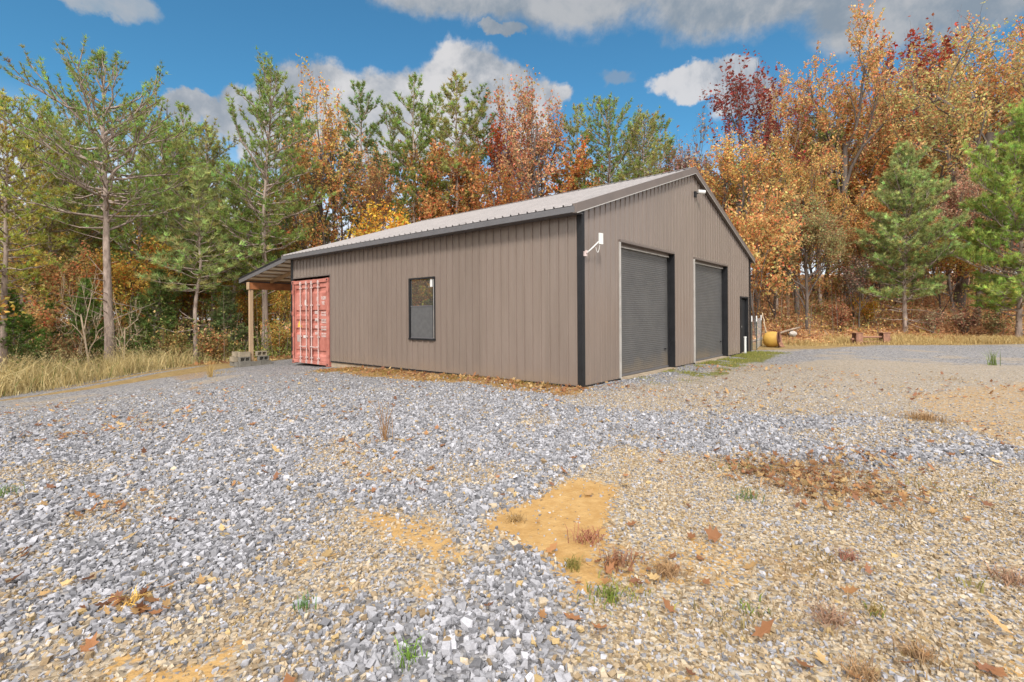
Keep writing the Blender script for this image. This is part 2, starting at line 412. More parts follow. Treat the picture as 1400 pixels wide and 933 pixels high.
    v3 = nt.voro(pj, 9); s3 = nt.node('ShaderNodeSeparateColor'); nt.link(v3.outputs['Color'], s3.inputs[0])
    litc = nt.ramp(s3.outputs[0], [(0.0,(0.126,0.063,0.035)),(0.3,(0.322,0.147,0.070)),(0.6,(0.476,0.238,0.119)),(0.85,(0.588,0.336,0.182)),(1.0,(0.420,0.350,0.126))])
    c = nt.mix(lit_, c, litc)
    nt.link(c, b.inputs['Base Color']); b.inputs['Roughness'].default_value = 0.92; b.inputs['Specular IOR Level'].default_value = 0.2
    h = nt.m('MULTIPLY', nt.m('SUBTRACT', 1.0, nt.m('MULTIPLY', v1.outputs['Distance'], 1.4)), nt.m('SUBTRACT', 1.0, nt.m('MULTIPLY', clm, 0.85)))
    h2 = nt.m('ADD', h, nt.m('MULTIPLY', nt.noise(pos, 60, 3, 0.6), 0.35))
    bn = nt.node('ShaderNodeBump'); bn.inputs['Strength'].default_value = 0.9; bn.inputs['Distance'].default_value = 0.02
    nt.link(h2, bn.inputs['Height']); nt.link(bn.outputs['Normal'], b.inputs['Normal'])
    o = mb.build('ground', m, smooth=True)
    for nm, arr in (('zone', (tan, clay, soil)), ('zone_b', (moss, nat, lit))):
        a = o.data.color_attributes.new(nm, 'FLOAT_COLOR', 'POINT')
        a.data.foreach_set('color', np.column_stack([*arr, np.ones(len(P))]).astype(np.float32).ravel())
    tag(o, kind='structure')
    def zf(x, y):   # height of the built sheet
        ix = np.clip(np.searchsorted(xs, x)-1, 0, nx-2); iy = np.clip(np.searchsorted(ys, y)-1, 0, ny-2)
        fx = (x-xs[ix])/(xs[ix+1]-xs[ix]); fy = (y-ys[iy])/(ys[iy+1]-ys[iy]); Z = z.reshape(ny, nx)
        return (Z[iy,ix]*(1-fx)+Z[iy,ix+1]*fx)*(1-fy)+(Z[iy+1,ix]*(1-fx)+Z[iy+1,ix+1]*fx)*fy
    return zf
ZF = build_ground()
def Z(x, y): return float(ZF(np.array([x]), np.array([y]))[0])

# ------------------------------------------------------------------ loose crushed stone (real stones near, thinning with distance)
def unit(v): return v/(np.linalg.norm(v, axis=-1, keepdims=True)+1e-9)
def ico():
    t = (1+5**0.5)/2
    V = np.array([(-1,t,0),(1,t,0),(-1,-t,0),(1,-t,0),(0,-1,t),(0,1,t),(0,-1,-t),(0,1,-t),(t,0,-1),(t,0,1),(-t,0,-1),(-t,0,1)], float)
    V /= np.linalg.norm(V[0])
    Fc = np.array([(0,11,5),(0,5,1),(0,1,7),(0,7,10),(0,10,11),(1,5,9),(5,11,4),(11,10,2),(10,7,6),(7,1,8),(3,9,4),(3,4,2),(3,2,6),(3,6,8),(3,8,9),(4,9,5),(2,4,11),(6,2,10),(8,6,7),(9,8,1)])
    return V, Fc
IV, IF = ico()
def build_stones():
    r = rs(77)
    n = 1150000
    # sample a fan that also covers the ground a step to either side
    rad = np.sqrt(r.rand(n))*16.5
    th = (r.rand(n)-0.5)*math.radians(116)
    x, y = rad*np.sin(th), rad*np.cos(th)
    x += (r.rand(n)-0.5)*1.6
    P = np.stack([x, y], 1)
    tan, clay, soil, moss, nat, lit = zones(P)
    area = 16.5**2*math.radians(116)/2
    dens = n/area                                   # per m2 offered
    want = np.where(rad < 6.2, 2600, 2600*np.exp(-(rad-6.2)/2.2))
    want = np.where(rad < 1.2, 500, want)
    keep = want/dens*(1+0.25*tan*(rad < 7))*(1-0.955*clay**0.7)*(1-0.8*soil)*(1-0.75*moss)*(1-nat)
    B = w2b(P)
    ok = (r.rand(n) < keep)&(y > 1.0)&~((B[:,0] > -0.06)&(B[:,1] > -0.06))
    P, tan, clay, rad = P[ok], tan[ok], clay[ok], rad[ok]; n = len(P)
    size = np.clip(r.lognormal(math.log(0.0152), 0.36, n), 0.007, 0.038)*(1-0.42*tan)
    CB = np.array([(-1,-1,-1),(1,-1,-1),(1,1,-1),(-1,1,-1),(-1,-1,1),(1,-1,1),(1,1,1),(-1,1,1)], float)*0.72
    V0 = CB[None]+0.27*r.randn(60,8,3)
    tp = 0.45+0.5*r.rand(60,1,1); V0[:,4:,:2] = V0[:,4:,:2]*tp+0.22*r.randn(60,1,2)
    bt = 0.6+0.4*r.rand(60,1,1); V0[:,:4,:2] = V0[:,:4,:2]*bt
    SF = np.array([(3,2,1),(3,1,0),(4,5,6),(4,6,7),(0,1,5),(0,5,4),(1,2,6),(1,6,5),(2,3,7),(2,7,6),(3,0,4),(3,4,7)])
    kind = r.randint(0,60,n)
    V = V0[kind]*np.stack([np.ones(n), 0.55+0.4*r.rand(n), 0.50+0.35*r.rand(n)], 1)[:,None,:]
    # tilt and turn
    a = r.rand(n)*2*PI; t = (r.rand(n)-0.5)*0.55; t2 = (r.rand(n)-0.5)*0.55
    ct, st = np.cos(t), np.sin(t); c2, s2 = np.cos(t2), np.sin(t2); ca, sa = np.cos(a), np.sin(a)
    X, Yv, Zv = V[...,0], V[...,1], V[...,2]
    Yv, Zv = Yv*ct[:,None]-Zv*st[:,None], Yv*st[:,None]+Zv*ct[:,None]
    X, Zv = X*c2[:,None]+Zv*s2[:,None], -X*s2[:,None]+Zv*c2[:,None]
    X, Yv = X*ca[:,None]-Yv*sa[:,None], X*sa[:,None]+Yv*ca[:,None]
    zc = ZF(P[:,0], P[:,1]) + size*(0.05+0.45*r.rand(n)*(1-0.5*tan))
    W = np.stack([X*size[:,None]+P[:,0:1], Yv*size[:,None]+P[:,1:2], Zv*size[:,None]+zc[:,None]], -1)
    g = r.rand(n)
    grey = np.interp(g, [0,0.2,0.55,0.85,1], [0.20,0.34,0.49,0.64,0.76])
    blu = np.stack([grey*0.98, grey*0.97, grey*1.045], 1)*(1+0.05*r.randn(n,1))
    warm = np.stack([np.interp(g,[0,.5,1],[0.36,0.64,0.80]), np.interp(g,[0,.5,1],[0.25,0.49,0.67]), np.interp(g,[0,.5,1],[0.14,0.32,0.50])], 1)
    pick = r.rand(n) < (0.06+0.60*np.clip(tan+0.5*clay, 0, 1))
    col = np.where(pick[:,None], warm, blu)
    och = r.rand(n) < 0.015+0.04*tan
    col[och] = np.array([0.64,0.46,0.22])*(0.8+0.4*r.rand(och.sum(),1))
    mb = MB()
    col = col*0.58
    mb.add(W.reshape(-1,3), (SF[None]+np.arange(n)[:,None,None]*8).reshape(-1,3), 0, np.repeat(np.clip(col,0.03,0.85), 8, 0))
    o = mb.build('loose_gravel', M['stones'], colors=True)
    tag(o, 'blue-grey and cream crushed stones spread over the lot', 'gravel', kind='stuff')
    return n
NST = build_stones()
print('stones', NST)

# ------------------------------------------------------------------ the metal building (local x along the gable, y along the eave wall)
W, L, EH, RISE = 12.24, 12.1, 3.66, 2.04
bld = empty('metal_workshop', (BX0, BY0, 0), BROT, 'brown ribbed metal workshop with two tall grey roll-up doors in its gable', 'workshop')
PITCH, RH = 0.2286, 0.030
def rib_profile(L_, off=0.06):
    s = [0.0]; d = [0.0]; k = off
    while k+0.08 < L_:
        s += [k, k+0.008, k+0.036, k+0.044]; d += [0, RH, RH, 0]
        # two low stiffening beads between the ribs
        for q in (0.14,):
            if k+q+0.03 < L_: s += [k+q, k+q+0.012, k+q+0.024]; d += [0, 0.0025, 0]
        k += PITCH
    s.append(L_); d.append(0)
    return np.array(s), np.array(d)
def panel(mb, L_, place, ztop, openings=(), z0=0.0, off=0.06):
    ps, pd = rib_profile(L_, off)
    cuts = sorted(set(ps.tolist()) | {e for o in openings for e in o[:2]} | {L_*0.5})
    for a, b in zip(cuts[:-1], cuts[1:]):
        if b-a < 1e-6: continue
        mid = (a+b)/2
        da, db = np.interp(a, ps, pd), np.interp(b, ps, pd)
        spans = [(z0, None)]
        for (o0, o1, oz0, oz1) in openings:
            if o0-1e-6 <= mid <= o1+1e-6:
                new = []
                for (p, q) in spans:
                    if oz0 > p+1e-4: new.append((p, oz0))
                    new.append((max(p, oz1), q))
                spans = new
        for (p, q) in spans:
            ta, tb = (ztop(a), ztop(b)) if q is None else (q, q)
            mb.add([place(a,da,p), place(b,db,p), place(b,db,tb), place(a,da,ta)], [(0,1,2,3)])
D1, D2, DZ = (1.614,4.684), (6.257,9.354), 3.09
MD, MZ = (10.962,11.93), 2.05
WN = (4.434,5.435,0.853,2.426)
gz_top = lambda x: EH + RISE*(1-abs(x-W/2)/(W/2)) - 0.01
mb = MB()
panel(mb, W, lambda s,d,z: (s,-d*0.6-0.004,z), gz_top, [(D1[0],D1[1],-1,DZ),(D2[0],D2[1],-1,DZ),(MD[0],MD[1],-1,MZ)])
mb.build('gable_wall', M['siding'], bld)
CZ, CY0 = 2.80, 9.50
mb = MB()
panel(mb, L, lambda s,d,z: (-d-0.004,L-s,z), lambda s: EH, [(L-WN[1],L-WN[0],WN[2],WN[3]),(0,L-CY0,-1,CZ)], off=0.09)
mb.build('side_wall', M['siding'], bld)
mb = MB()
panel(mb, W, lambda s,d,z: (W-s,L+d+0.004,z), gz_top)
mb.build('back_wall', M['siding'], bld)
mb = MB()
panel(mb, L, lambda s,d,z: (W+d+0.004,s,z), lambda s: EH)
mb.build('far_wall', M['siding'], bld)
mb = MB(); mb.box(0,W,0,CY0,-0.75,-0.001); mb.box(2.6,W,CY0,L,-0.75,-0.001)
mb.build('foundation', M['concrete'], bld)
# inner lining keeps daylight out of the shell
mb = MB(); mb.box(0.2,0.22,0.3,9.4,0.0,3.5); mb.box(0.3,W-0.3,0.24,0.26,0,3.5); mb.build('inner_lining', M['dark'], bld)
# roof
def roof_sheet(side):
    mb = MB(); ps, pd = rib_profile(L+0.18, 0.05)
    ov = 0.33; n = len(ps)
    def pt(i, x, dz=0):
        z = EH+RISE*x/(W/2)+0.05+dz
        X = x if side == 0 else W-x
        nx, nz = -RISE/math.hypot(RISE,W/2), (W/2)/math.hypot(RISE,W/2)
        if side: nx = -nx
        return (X+nx*pd[i]*1.1, -0.10+ps[i], z+nz*pd[i]*1.1)
    st = [-ov, 1.5, 3.4, W/2]
    V = [pt(i,x) for i in range(n) for x in st]
    Q = []
    k = len(st)
    for i in range(n-1):
        for j in range(k-1):
            q = (i*k+j, i*k+j+1, (i+1)*k+j+1, (i+1)*k+j)
            Q.append(q if side else q[::-1])
    mb.add(V, Q)
    # plain underside a little lower
    V2 = [(x if side == 0 else W-x, y, EH+RISE*x/(W/2)+0.035) for x in (-ov+0.01, W/2) for y in (-0.09, L+0.07)]
    mb.add(V2, [(0,2,3,1) if side == 0 else (0,1,3,2)])
    return mb
for side in (0,1):
    r_ = roof_sheet(side).build('roof', M['roof'], bld)
    mb = MB(); x = -0.34 if side == 0 else W+0.34
    zc = EH+RISE*(-0.33)/(W/2)+0.035
    mb.box(x-0.012, x+0.012, -0.075, L+0.075, zc-0.125, zc-0.002)
    if side == 0: mb.box(x+0.013, -0.03, -0.07, L+0.07, zc-0.118, zc-0.10)
    else: mb.box(W+0.03, x-0.013, -0.07, L+0.07, zc-0.118, zc-0.10)
    mb.build('eave_fascia', M['trim_grey'], bld)
    # rake trim on the front gable and on the back
    for (ya, yb) in ((-0.125,-0.035),(L+0.035,L+0.10)):
        mb = MB(); sg = 1 if side == 0 else -1; X = lambda t: t if side == 0 else W-t
        x0, x1 = -0.35, W/2 - 0.001
        zz = lambda t: EH+RISE*t/(W/2)+0.055
        for (a, b, lo, hi) in ((ya, yb, -0.155, 0.028),):
            V = [(X(t), y, zz(t)+h) for t in (x0, x1) for y in (a, b) for h in (lo, hi)]
            Fq = [(0,1,5,4),(2,6,7,3),(1,3,7,5),(0,4,6,2),(0,2,3,1),(4,5,7,6)]
            mb.add(V, Fq if side == 0 else [f[::-1] for f in Fq])
        t_ = mb.build('rake_trim', M['trim_brown'], bld)
        if ya < 0:
            e = MB(); V = [(X(t), y, zz(t)+h) for t in (x0+0.004, x1) for y in (ya-0.006, ya-0.001) for h in (-0.168, -0.150)]
            e.add(V, [(0,1,5,4),(2,6,7,3),(1,3,7,5),(0,4,6,2),(0,2,3,1),(4,5,7,6)]); e.build('drip_edge', M['trim_light'], t_)
mb = MB(); zr = EH+RISE+0.085
for sg in (-1,1):
    V = [(W/2, -0.13, zr+0.012),(W/2, L+0.1, zr+0.012),(W/2+sg*0.19, L+0.1, zr-0.052),(W/2+sg*0.19, -0.13, zr-0.052)]
    mb.add(V, [(0,1,2,3)]); V = [(a,b,c-0.004) for a,b,c in V]; mb.add(V, [(3,2,1,0)])
mb.build('ridge_cap', M['roof'], bld)
# corner trims
def corner(x, y, sx, sy, name='corner_trim', m='trim_black', h=EH, t=0.13):
    mb = MB(); o = 0.040
    mb.box(min(x-sx*o, x+sx*t), max(x-sx*o, x+sx*t), min(y-sy*o, y-sy*(o-0.008)), max(y-sy*o, y-sy*(o-0.008)), -0.02, h)
    mb.box(min(x-sx*o, x-sx*(o-0.008)), max(x-sx*o, x-sx*(o-0.008)), min(y-sy*(o-0.009), y+sy*t), max(y-sy*(o-0.009), y+sy*t), -0.02, h)
    return mb
corner(0,0,1,1,t=0.070).build('corner_trim', M['trim_black'], bld)
corner(W,0,-1,1,h=EH+0.0,t=0.08).build('corner_trim', M['trim_black'], bld)
corner(0,L,1,-1,h=EH).build('corner_trim', M['trim_black'], bld)
corner(W,L,-1,-1).build('corner_trim', M['trim_black'], bld)
# base trims
for (a,b) in ((0.13,D1[0]-0.04),(D1[1]+0.04,D2[0]-0.04),(D2[1]+0.04,MD[0]-0.04),(MD[1]+0.04,W-0.14)):
    if b-a > 0.05: mb = MB(); mb.box(a,b,-0.038,-0.002,-0.022,0.012); mb.build('base_trim', M['trim_black'], bld)
mb = MB(); mb.box(-0.038,-0.002,0.13,CY0-0.04,-0.022,0.010); mb.build('base_trim', M['trim_black'], bld)
mb = MB(); mb.box(-0.038,0.02,CY0-0.035,CY0+0.008,-0.02,CZ); mb.build('opening_trim', M['trim_brown'], bld)
mb = MB(); mb.box(-0.038,0.02,CY0+0.009,L-0.14,CZ-0.01,CZ+0.03); mb.build('opening_trim', M['trim_brown'], bld)
# roll-up doors
def rollup(d, tone):
    a, b = d; rec = 0.145
    mb = MB(); n = int((DZ-0.07)/0.0125); zs = 0.06+np.arange(n)*0.0125
    zs = zs[zs < DZ-0.02]
    prof = rec-0.0050*np.abs(np.sin(np.arange(len(zs))*PI/4))
    V = [(x, y, z) for z, y in zip(zs, prof) for x in (a+0.004, b-0.004)]
    mb.add(V, [(2*i,2*i+1,2*i+3,2*i+2) for i in range(len(zs)-1)])
    dr = mb.build('roll_up_door', M['door'], bld)
    dr['label'] = tone
    f = MB()
    f.box(b-0.004, b+0.035, -0.040, rec+0.03, 0.0, DZ+0.004)              # right jamb return
    f.box(b-0.055, b-0.0045, rec-0.045, rec-0.012, 0.0, DZ-0.05)          # guide
    f.build('door_jamb', M['trim_black'], dr)
    f = MB(); f.box(a-0.035, a+0.004, -0.040, rec+0.03, 0.0, DZ+0.004); f.build('door_jamb', M['trim_light'], dr)  # left jamb's pale colour imitates light caught along its edge
    f = MB(); f.box(a-0.035, b+0.035, -0.046, rec+0.03, DZ+0.005, DZ+0.06); f.box(a+0.01,b-0.06,rec-0.05,rec-0.02,DZ-0.05,DZ+0.004)
    f.build('door_head', M['trim_brown'], dr)
    f = MB(); f.box(a+0.005, b-0.06, rec-0.06, rec-0.02, DZ-0.085, DZ-0.055); f.build('head_seal', M['trim_light'], dr)
    f = MB(); f.box(a+0.004, b-0.06, rec-0.03, rec+0.01, 0.012, 0.062); f.build('bottom_bar', M['trim_grey'], dr)
    f = MB(); f.box(b-0.30, b-0.24, rec-0.05, rec-0.022, 0.5, 0.54); f.build('lock_bar', M['trim_black'], dr)
    f = MB(); f.box(b-0.052,b-0.03,rec-0.075,rec-0.046,0.55,0.72); f.build('chain_keeper', M['trim_black'], dr)
rollup(D1, 'evenly dark grey roll-up door nearest the building corner')
rollup(D2, 'grey roll-up door with pale dusty foot beside the entry door')
for d_ in (D1, D2): mb = MB(); mb.box(d_[0]-0.05,d_[1]+0.06,-0.10,-0.042,-0.3,-0.004); mb.build('door_sill', M['concrete'], bld)
# entry door
mb = MB(); mb.box(MD[0]+0.05,MD[1]-0.07,0.07,0.11,0.02,MZ-0.05)
ed = mb.build('entry_door', M['trim_black'], bld)
f = MB(); f.box(MD[0]-0.03,MD[0]+0.05,-0.036,0.13,0,MZ); f.box(MD[0]-0.03,MD[1]+0.03,-0.038,0.13,MZ+0.001,MZ+0.06); f.box(MD[1]-0.07,MD[1]+0.03,-0.036,0.13,0,MZ)
f.build('door_frame', M['trim_black'], ed)
f = MB(); f.tube([(MD[0]+0.14,0.07,0.98),(MD[0]+0.14,0.01,0.98)],0.012,8); f.obox((MD[0]+0.14,0.0,0.98),(0.032,0,0),(0,0.02,0),(0,0,0.032)); f.build('handle', M['wire'], ed)
# window
y0, y1, z0, z1 = WN
f = MB()
f.box(-0.05,0.03,y0-0.02,y0+0.035,z0,z1); f.box(-0.05,0.03,y1-0.035,y1+0.02,z0,z1)
f.box(-0.05,0.03,y0-0.02,y1+0.02,z1+0.001,z1+0.04); f.box(-0.06,0.03,y0-0.03,y1+0.03,z0-0.045,z0-0.001)
wn = f.build('window', M['trim_black'], bld)
zm = z0+(z1-z0)*0.535
f = MB(); f.box(-0.012,-0.002,y0+0.046,y1-0.046,zm+0.03,z1-0.001); f.build('upper_pane', M['glass'], wn)
f = MB(); f.box(-0.020,-0.012,y0+0.046,y1-0.046,z0+0.03,zm-0.001); f.build('insect_screen', M['screen'], wn)
for za_ in (zm, z0): f = MB(); f.box(-0.03,0.02,y0+0.046,y1-0.046,za_,za_+0.029); f.build('sash_rail', M['trim_grey'], wn)
f = MB(); f.box(-0.0155,-0.0125,y0+0.06,y0+0.17,z1-0.22,z1-0.02); f.build('sticker', M['white'], wn)
f = MB(); f.box(-0.055,-0.0505,y0-0.018,y0-0.004,z0+0.01,z1-0.03); f.build('edge_strip', M['trim_light'], wn)
# lean-to on the back
LZ = lambda y: 3.60-0.148*(y-L)
LY1 = 16.35
mb = MB(); ps, pd = rib_profile(6.1, 0.05)
V = []; n = len(ps)
for s_, d_ in zip(ps, pd):
    for y in (L+0.03, LY1): V.append((-0.12+s_, y, LZ(y)+0.03+d_))
mb.add(V, [(2*i,2*i+2,2*i+3,2*i+1) for i in range(n-1)], 0)
V = [(-0.10,L+0.03,LZ(L)+0.012),(5.9,L+0.03,LZ(L)+0.012),(5.9,LY1,LZ(LY1)+0.012),(-0.10,LY1,LZ(LY1)+0.012)]
mb.add(V, [(0,1,2,3)], 1)
lr = mb.build('lean_to_roof', [M['roof'], M['underside']], bld)
def sloped(mb, x0, x1, ya, yb, lo, hi):
    V = [(x, y, LZ(y)+h) for y in (ya, yb) for x in (x0, x1) for h in (lo, hi)]
    mb.add(V, [(0,1,3,2),(4,6,7,5),(0,4,5,1),(2,3,7,6),(1,5,7,3),(0,2,6,4)])
f = MB(); sloped(f, -0.15,-0.125,L+0.035,LY1+0.02,-0.13,0.025); f.build('lean_to_fascia', M['trim_grey'], lr)
f = MB(); sloped(f, -0.165,-0.10,L+0.036,LY1+0.03,0.026,0.09); f.build('edge_cap', M['trim_black'], lr)
f = MB(); f.box(-0.12,5.95,LY1+0.001,LY1+0.02,LZ(LY1)-0.13,LZ(LY1)+0.02); f.build('lean_to_fascia', M['trim_grey'], lr)
for y in np.arange(L+0.35, LY1, 0.62):
    f = MB(); f.box(-0.10,5.9,y,y+0.04,LZ(y)-0.045,LZ(y)+0.005); f.build('purlin', M['purlin'], lr)
for x in (0.9,3.2,5.6):
    f = MB(); sloped(f, x, x+0.045, L+0.04, 15.9, -0.195, -0.048); f.build('rafter', M['timber'], lr)
f = MB(); f.box(-0.10,5.9,15.50,15.69,2.57,2.84); f.build('beam', M['timber_red'], lr)
f = MB(); f.box(-0.115,-0.10,15.47,15.72,2.56,2.85); f.build('beam_end_plate', M['timber'], lr)
for x in (0.0,5.75):
    wx, wy = b2w(x, 15.6)
    f = MB(); f.box(x-0.07,x+0.07,15.53+0.0,15.66,Z(wx,wy)-0.2,2.569 if True else 0); f.build('post', M['timber'], lr, bevel=0.006)

# ------------------------------------------------------------------ shipping container standing in the corner of the building
cxw, cyw = b2w(-0.03, 9.575)
ct = empty('shipping_container', (cxw, cyw, -0.185), BROT, 'faded red shipping container with white lettered doors set into the brown wall', 'container')
CW, CHh, CLn = 2.438, 2.90, 6.06
mb = MB()
for y in (0.0, CW-0.10): mb.box(-0.02,0.12,y,y+0.10,0.12,CHh-0.12)
mb.box(-0.02,0.10,0.101,CW-0.101,CHh-0.13,CHh-0.01); mb.box(-0.02,0.10,0.101,CW-0.101,0.03,0.14)
mb.build('door_frame', M['cont'], ct, bevel=0.008)
def casting(x, y, z):
    f = MB(); f.box(x,x+0.178,y,y+0.162,z,z+0.118); f.box(x-0.004,x-0.001,y+0.045,y+0.115,z+0.028,z+0.09,1); f.build('corner_casting', [M['cont'], M['gasket']], ct, bevel=0.008)
for y in (-0.01, CW-0.152):
    for z in (0.0, CHh-0.118): casting(-0.035,y,z); casting(CLn-0.14,y,z)
# corrugated body
mb = MB(); s = np.arange(0.13, CLn-0.1, 0.07); d = np.where((np.arange(len(s))//2) % 2 == 0, 0.0, 0.036)
for y, sg in ((0.01,1),(CW-0.01,-1)):
    V = [(a, y+sg*b, z) for a, b in zip(s, d) for z in (0.14, CHh-0.02)]
    mb.add(V, [(2*i,2*i+2,2*i+3,2*i+1) for i in range(len(s)-1)])
mb.add([(0.1,0.01,CHh-0.03),(CLn,0.01,CHh-0.03),(CLn,CW-0.01,CHh-0.03),(0.1,CW-0.01,CHh-0.03)], [(0,1,2,3)])
mb.add([(CLn-0.02,0.01,0.1),(CLn-0.02,CW-0.01,0.1),(CLn-0.02,CW-0.01,CHh-0.03),(CLn-0.02,0.01,CHh-0.03)], [(0,1,2,3)])
mb.box(0.1,CLn,0.01,0.07,0.02,0.138); mb.box(0.1,CLn,CW-0.07,CW-0.01,0.02,0.138)
mb.build('body', M['cont'], ct)
def cont_door(ya, yb):
    bands = [(2.42,2.62),(1.66,1.86),(1.35,1.54),(1.03,1.23),(0.30,0.50)]
    zs, xs_ = [0.15], [0.025]
    for (b0, b1) in sorted(bands):
        zs += [b0, b0+0.07, b1-0.015, b1]; xs_ += [0.025, 0.068, 0.068, 0.025]
    zs.append(CHh-0.14); xs_.append(0.025)
    mb = MB(); ed = 0.09
    V = [(x,y,z) for x,z in zip(xs_,zs) for y in (ya+ed,yb-ed)]
    mb.add(V, [(2*i,2*i+2,2*i+3,2*i+1) for i in range(len(zs)-1)])
    for q in range(len(zs)-1):
        pass
    mb.box(0.008,0.075,ya+0.012,ya+ed,0.15,CHh-0.14); mb.box(0.008,0.075,yb-ed,yb-0.012,0.15,CHh-0.14)
    d = mb.build('container_door', M['cont'], ct)
    g = MB(); g.box(0.0,0.02,ya,ya+0.011,0.15,CHh-0.14); g.box(0.0,0.02,yb-0.011,yb,0.15,CHh-0.14); g.build('gasket', M['gasket'], d)
    return d
mid = CW*0.505
dl = cont_door(mid+0.004, CW-0.102); dr_ = cont_door(0.102, mid-0.004)
dl['label'] = 'left red container door with yellow triangle sticker and grey plate'
dr_['label'] = 'right red container door covered in rows of white stencil'
def rod(par, yl):
    y = CW-yl
    f = MB(); f.tube([(-0.03,y,0.05),(-0.03,y,CHh-0.05)], 0.017, 8)
    for z in (0.10, CHh-0.12): f.box(-0.05,-0.005,y-0.035,y+0.035,z-0.055,z+0.055)
    for z in (0.24, 0.95, 2.02, CHh-0.28): f.box(-0.052,0.006,y-0.045,y+0.045,z-0.022,z+0.022)
    f.build('locking_rod', M['rod'], par)
    f = MB(); f.box(-0.062,-0.05,y-0.06,y+0.34 if yl > 1.2 and False else y+0.06,0.60,0.635); f.tube([(-0.058,y-0.01,0.615),(-0.062,y+(0.30 if yl in (1.01,1.80) else -0.30),0.605)],0.014,6)
    f.build('rod_handle', M['rod'], par)
for yl in (0.60,1.01): rod(dl, yl)
for yl in (1.36,1.80): rod(dr_, yl)
for d_, y in ((dl, CW-0.06),(dr_, 0.06)):
    for z in (0.35,0.98,1.75,2.5):
        f = MB(); f.box(-0.035,-0.021,y-0.075,y+0.075,z-0.05,z+0.05); f.tube([(-0.03,y+(-0.05 if y<1 else 0.05),z-0.07),(-0.03,y+(-0.05 if y<1 else 0.05),z+0.07)],0.016,6); f.build('hinge', M['cont'], d_)
# stencil rows: worn white blocks, the characters themselves cannot be made out in the photograph
rr = rs(5)
def stencil(par, yl, z, w, h, n, m='mark', x=0.018, rows=1):
    cw = w/n
    for q in range(rows):
        f = MB(); zz = z-q*h*1.5
        for i in range(n):
            y = CW-(yl+i*cw); a = cw*0.72
            f.box(x-0.0005,x+0.0015,y-cw*1.0,y,zz+h*0.44,zz+h*0.56)
            for (u0,u1,v0,v1) in [((0,.25,0,1),(.2,1,.8,1),(.2,1,0,.2)),((0,.25,0,1),(.75,1,0,1),(.2,.8,.78,1)),((.35,.65,0,1),(0,.4,.8,1)),((0,1,.8,1),(0,1,.4,.6),(0,1,0,.2),(.75,1,.15,.45))][rr.randint(4)]:
                f.box(x,x+0.004,y-a*u1,y-a*u0,zz+h*v0,zz+h*v1)
        f.build('stencil_mark', M[m], par)
stencil(dr_,1.62,2.18,0.13,0.11,1); stencil(dr_,1.93,2.19,0.36,0.11,4); stencil(dr_,1.95,2.03,0.20,0.11,2)
for z in (1.74,1.50,1.26,1.04):
    stencil(dr_,1.50,z-0.02,0.24,0.10,3,x=0.02 if z != 1.04 else 0.02); stencil(dr_,1.92,z,0.34,0.055,4,rows=2)
f = MB(); a = np.arange(16)*2*PI/16; yc, zc = CW-0.86, 2.12
Vf = [(0.018,yc+0.055*math.cos(t),zc+0.10*math.sin(t)) for t in a]; Vb = [(0.023,b_,c_) for _,b_,c_ in Vf]
f.add(Vf+Vb, [tuple(range(16))]); f.add(Vf+Vb, [(i,(i+1)%16,16+(i+1)%16,16+i) for i in range(16)]); f.build('oval_mark', M['mark'], dl)
f = MB(); f.add([(0.016,CW-0.34,1.33),(0.016,CW-0.52,1.33),(0.016,CW-0.43,1.50),(0.021,CW-0.34,1.33),(0.021,CW-0.52,1.33),(0.021,CW-0.43,1.50)], [(0,1,2),(5,4,3)]); f.box(0.016,0.021,CW-0.60,CW-0.33,1.27,1.325); f.build('yellow_sticker', M['yellow_mark'], dl)
f = MB(); f.box(0.014,0.021,CW-0.98,CW-0.72,0.90,0.99); f.build('white_plate', M['mark'], dl)
f = MB(); f.box(0.014,0.021,CW-0.48,CW-0.28,0.76,1.0); f.build('data_plate', M['grey_mark'], dl)

# ------------------------------------------------------------------ concrete blocks round the lean-to post
def hollow_block(name, x, y, z, along, cores, m, label):
    """x,y = building-frame position of the block centre on its base; cores: 'up', 'x' or 'y' (the way the two holes run)"""
    wx, wy = b2w(x, y)
    rz = BROT + (0 if along == 'x' else PI/2) + random.Random(x*7+y).uniform(-0.012,0.012)
    e = empty(name, (wx, wy, z), rz, label, 'concrete block', 'concrete blocks stacked round the timber post')
    l, w, h, t = 0.39, 0.19, 0.19, 0.032
    f = MB()
    # outline with two rectangular holes, extruded along the core direction
    def bar(a0,a1,b0,b1):
        if cores == 'up': f.box(a0-l/2,a1-l/2,b0-w/2,b1-w/2,0,h)
        else: f.box(a0-l/2,a1-l/2,-w/2,w/2,b0,b1)
    B_ = w if cores == 'up' else h
    bar(0,l,0,t); bar(0,l,B_-t,B_); bar(0,t,t+.0005,B_-t-.0005); bar(l-t,l,t+.0005,B_-t-.0005); bar(l/2-t/2,l/2+t/2,t+.0005,B_-t-.0005)
    f.build('shell', M[m], e)
    g = MB()
    if cores == 'up': g.box(-l/2+t+.004,l/2-t-.004,-w/2+t+.004,w/2-t-.004,0.01,0.02)
    else: g.box(-l/2+t+.004,l/2-t-.004,0.03,0.035,t+.004,h-t-.004)
    g.build('core_shadow_web', M[m], e)
gb = min(Z(*b2w(-0.5,15.4)), Z(*b2w(0.6,15.4)))+0.01
hollow_block('concrete_block',-0.35,15.33,gb,'x','up','block','grey block at the left end of the bottom row in front of the post')
hollow_block('concrete_block',0.05,15.33,gb,'x','up','block','grey block in the middle of the bottom row in front of the post')
hollow_block('concrete_block',0.45,15.33,gb,'x','up','block','grey block at the right end of the bottom row, nearest the container')
hollow_block('concrete_block',-0.46,15.66,gb,'y','up','block','grey block of the bottom course turned end-on behind the front left one')
hollow_block('concrete_block',-0.46,16.08,gb,'y','up','block','rearmost grey block of the bottom course at the left of the stack')
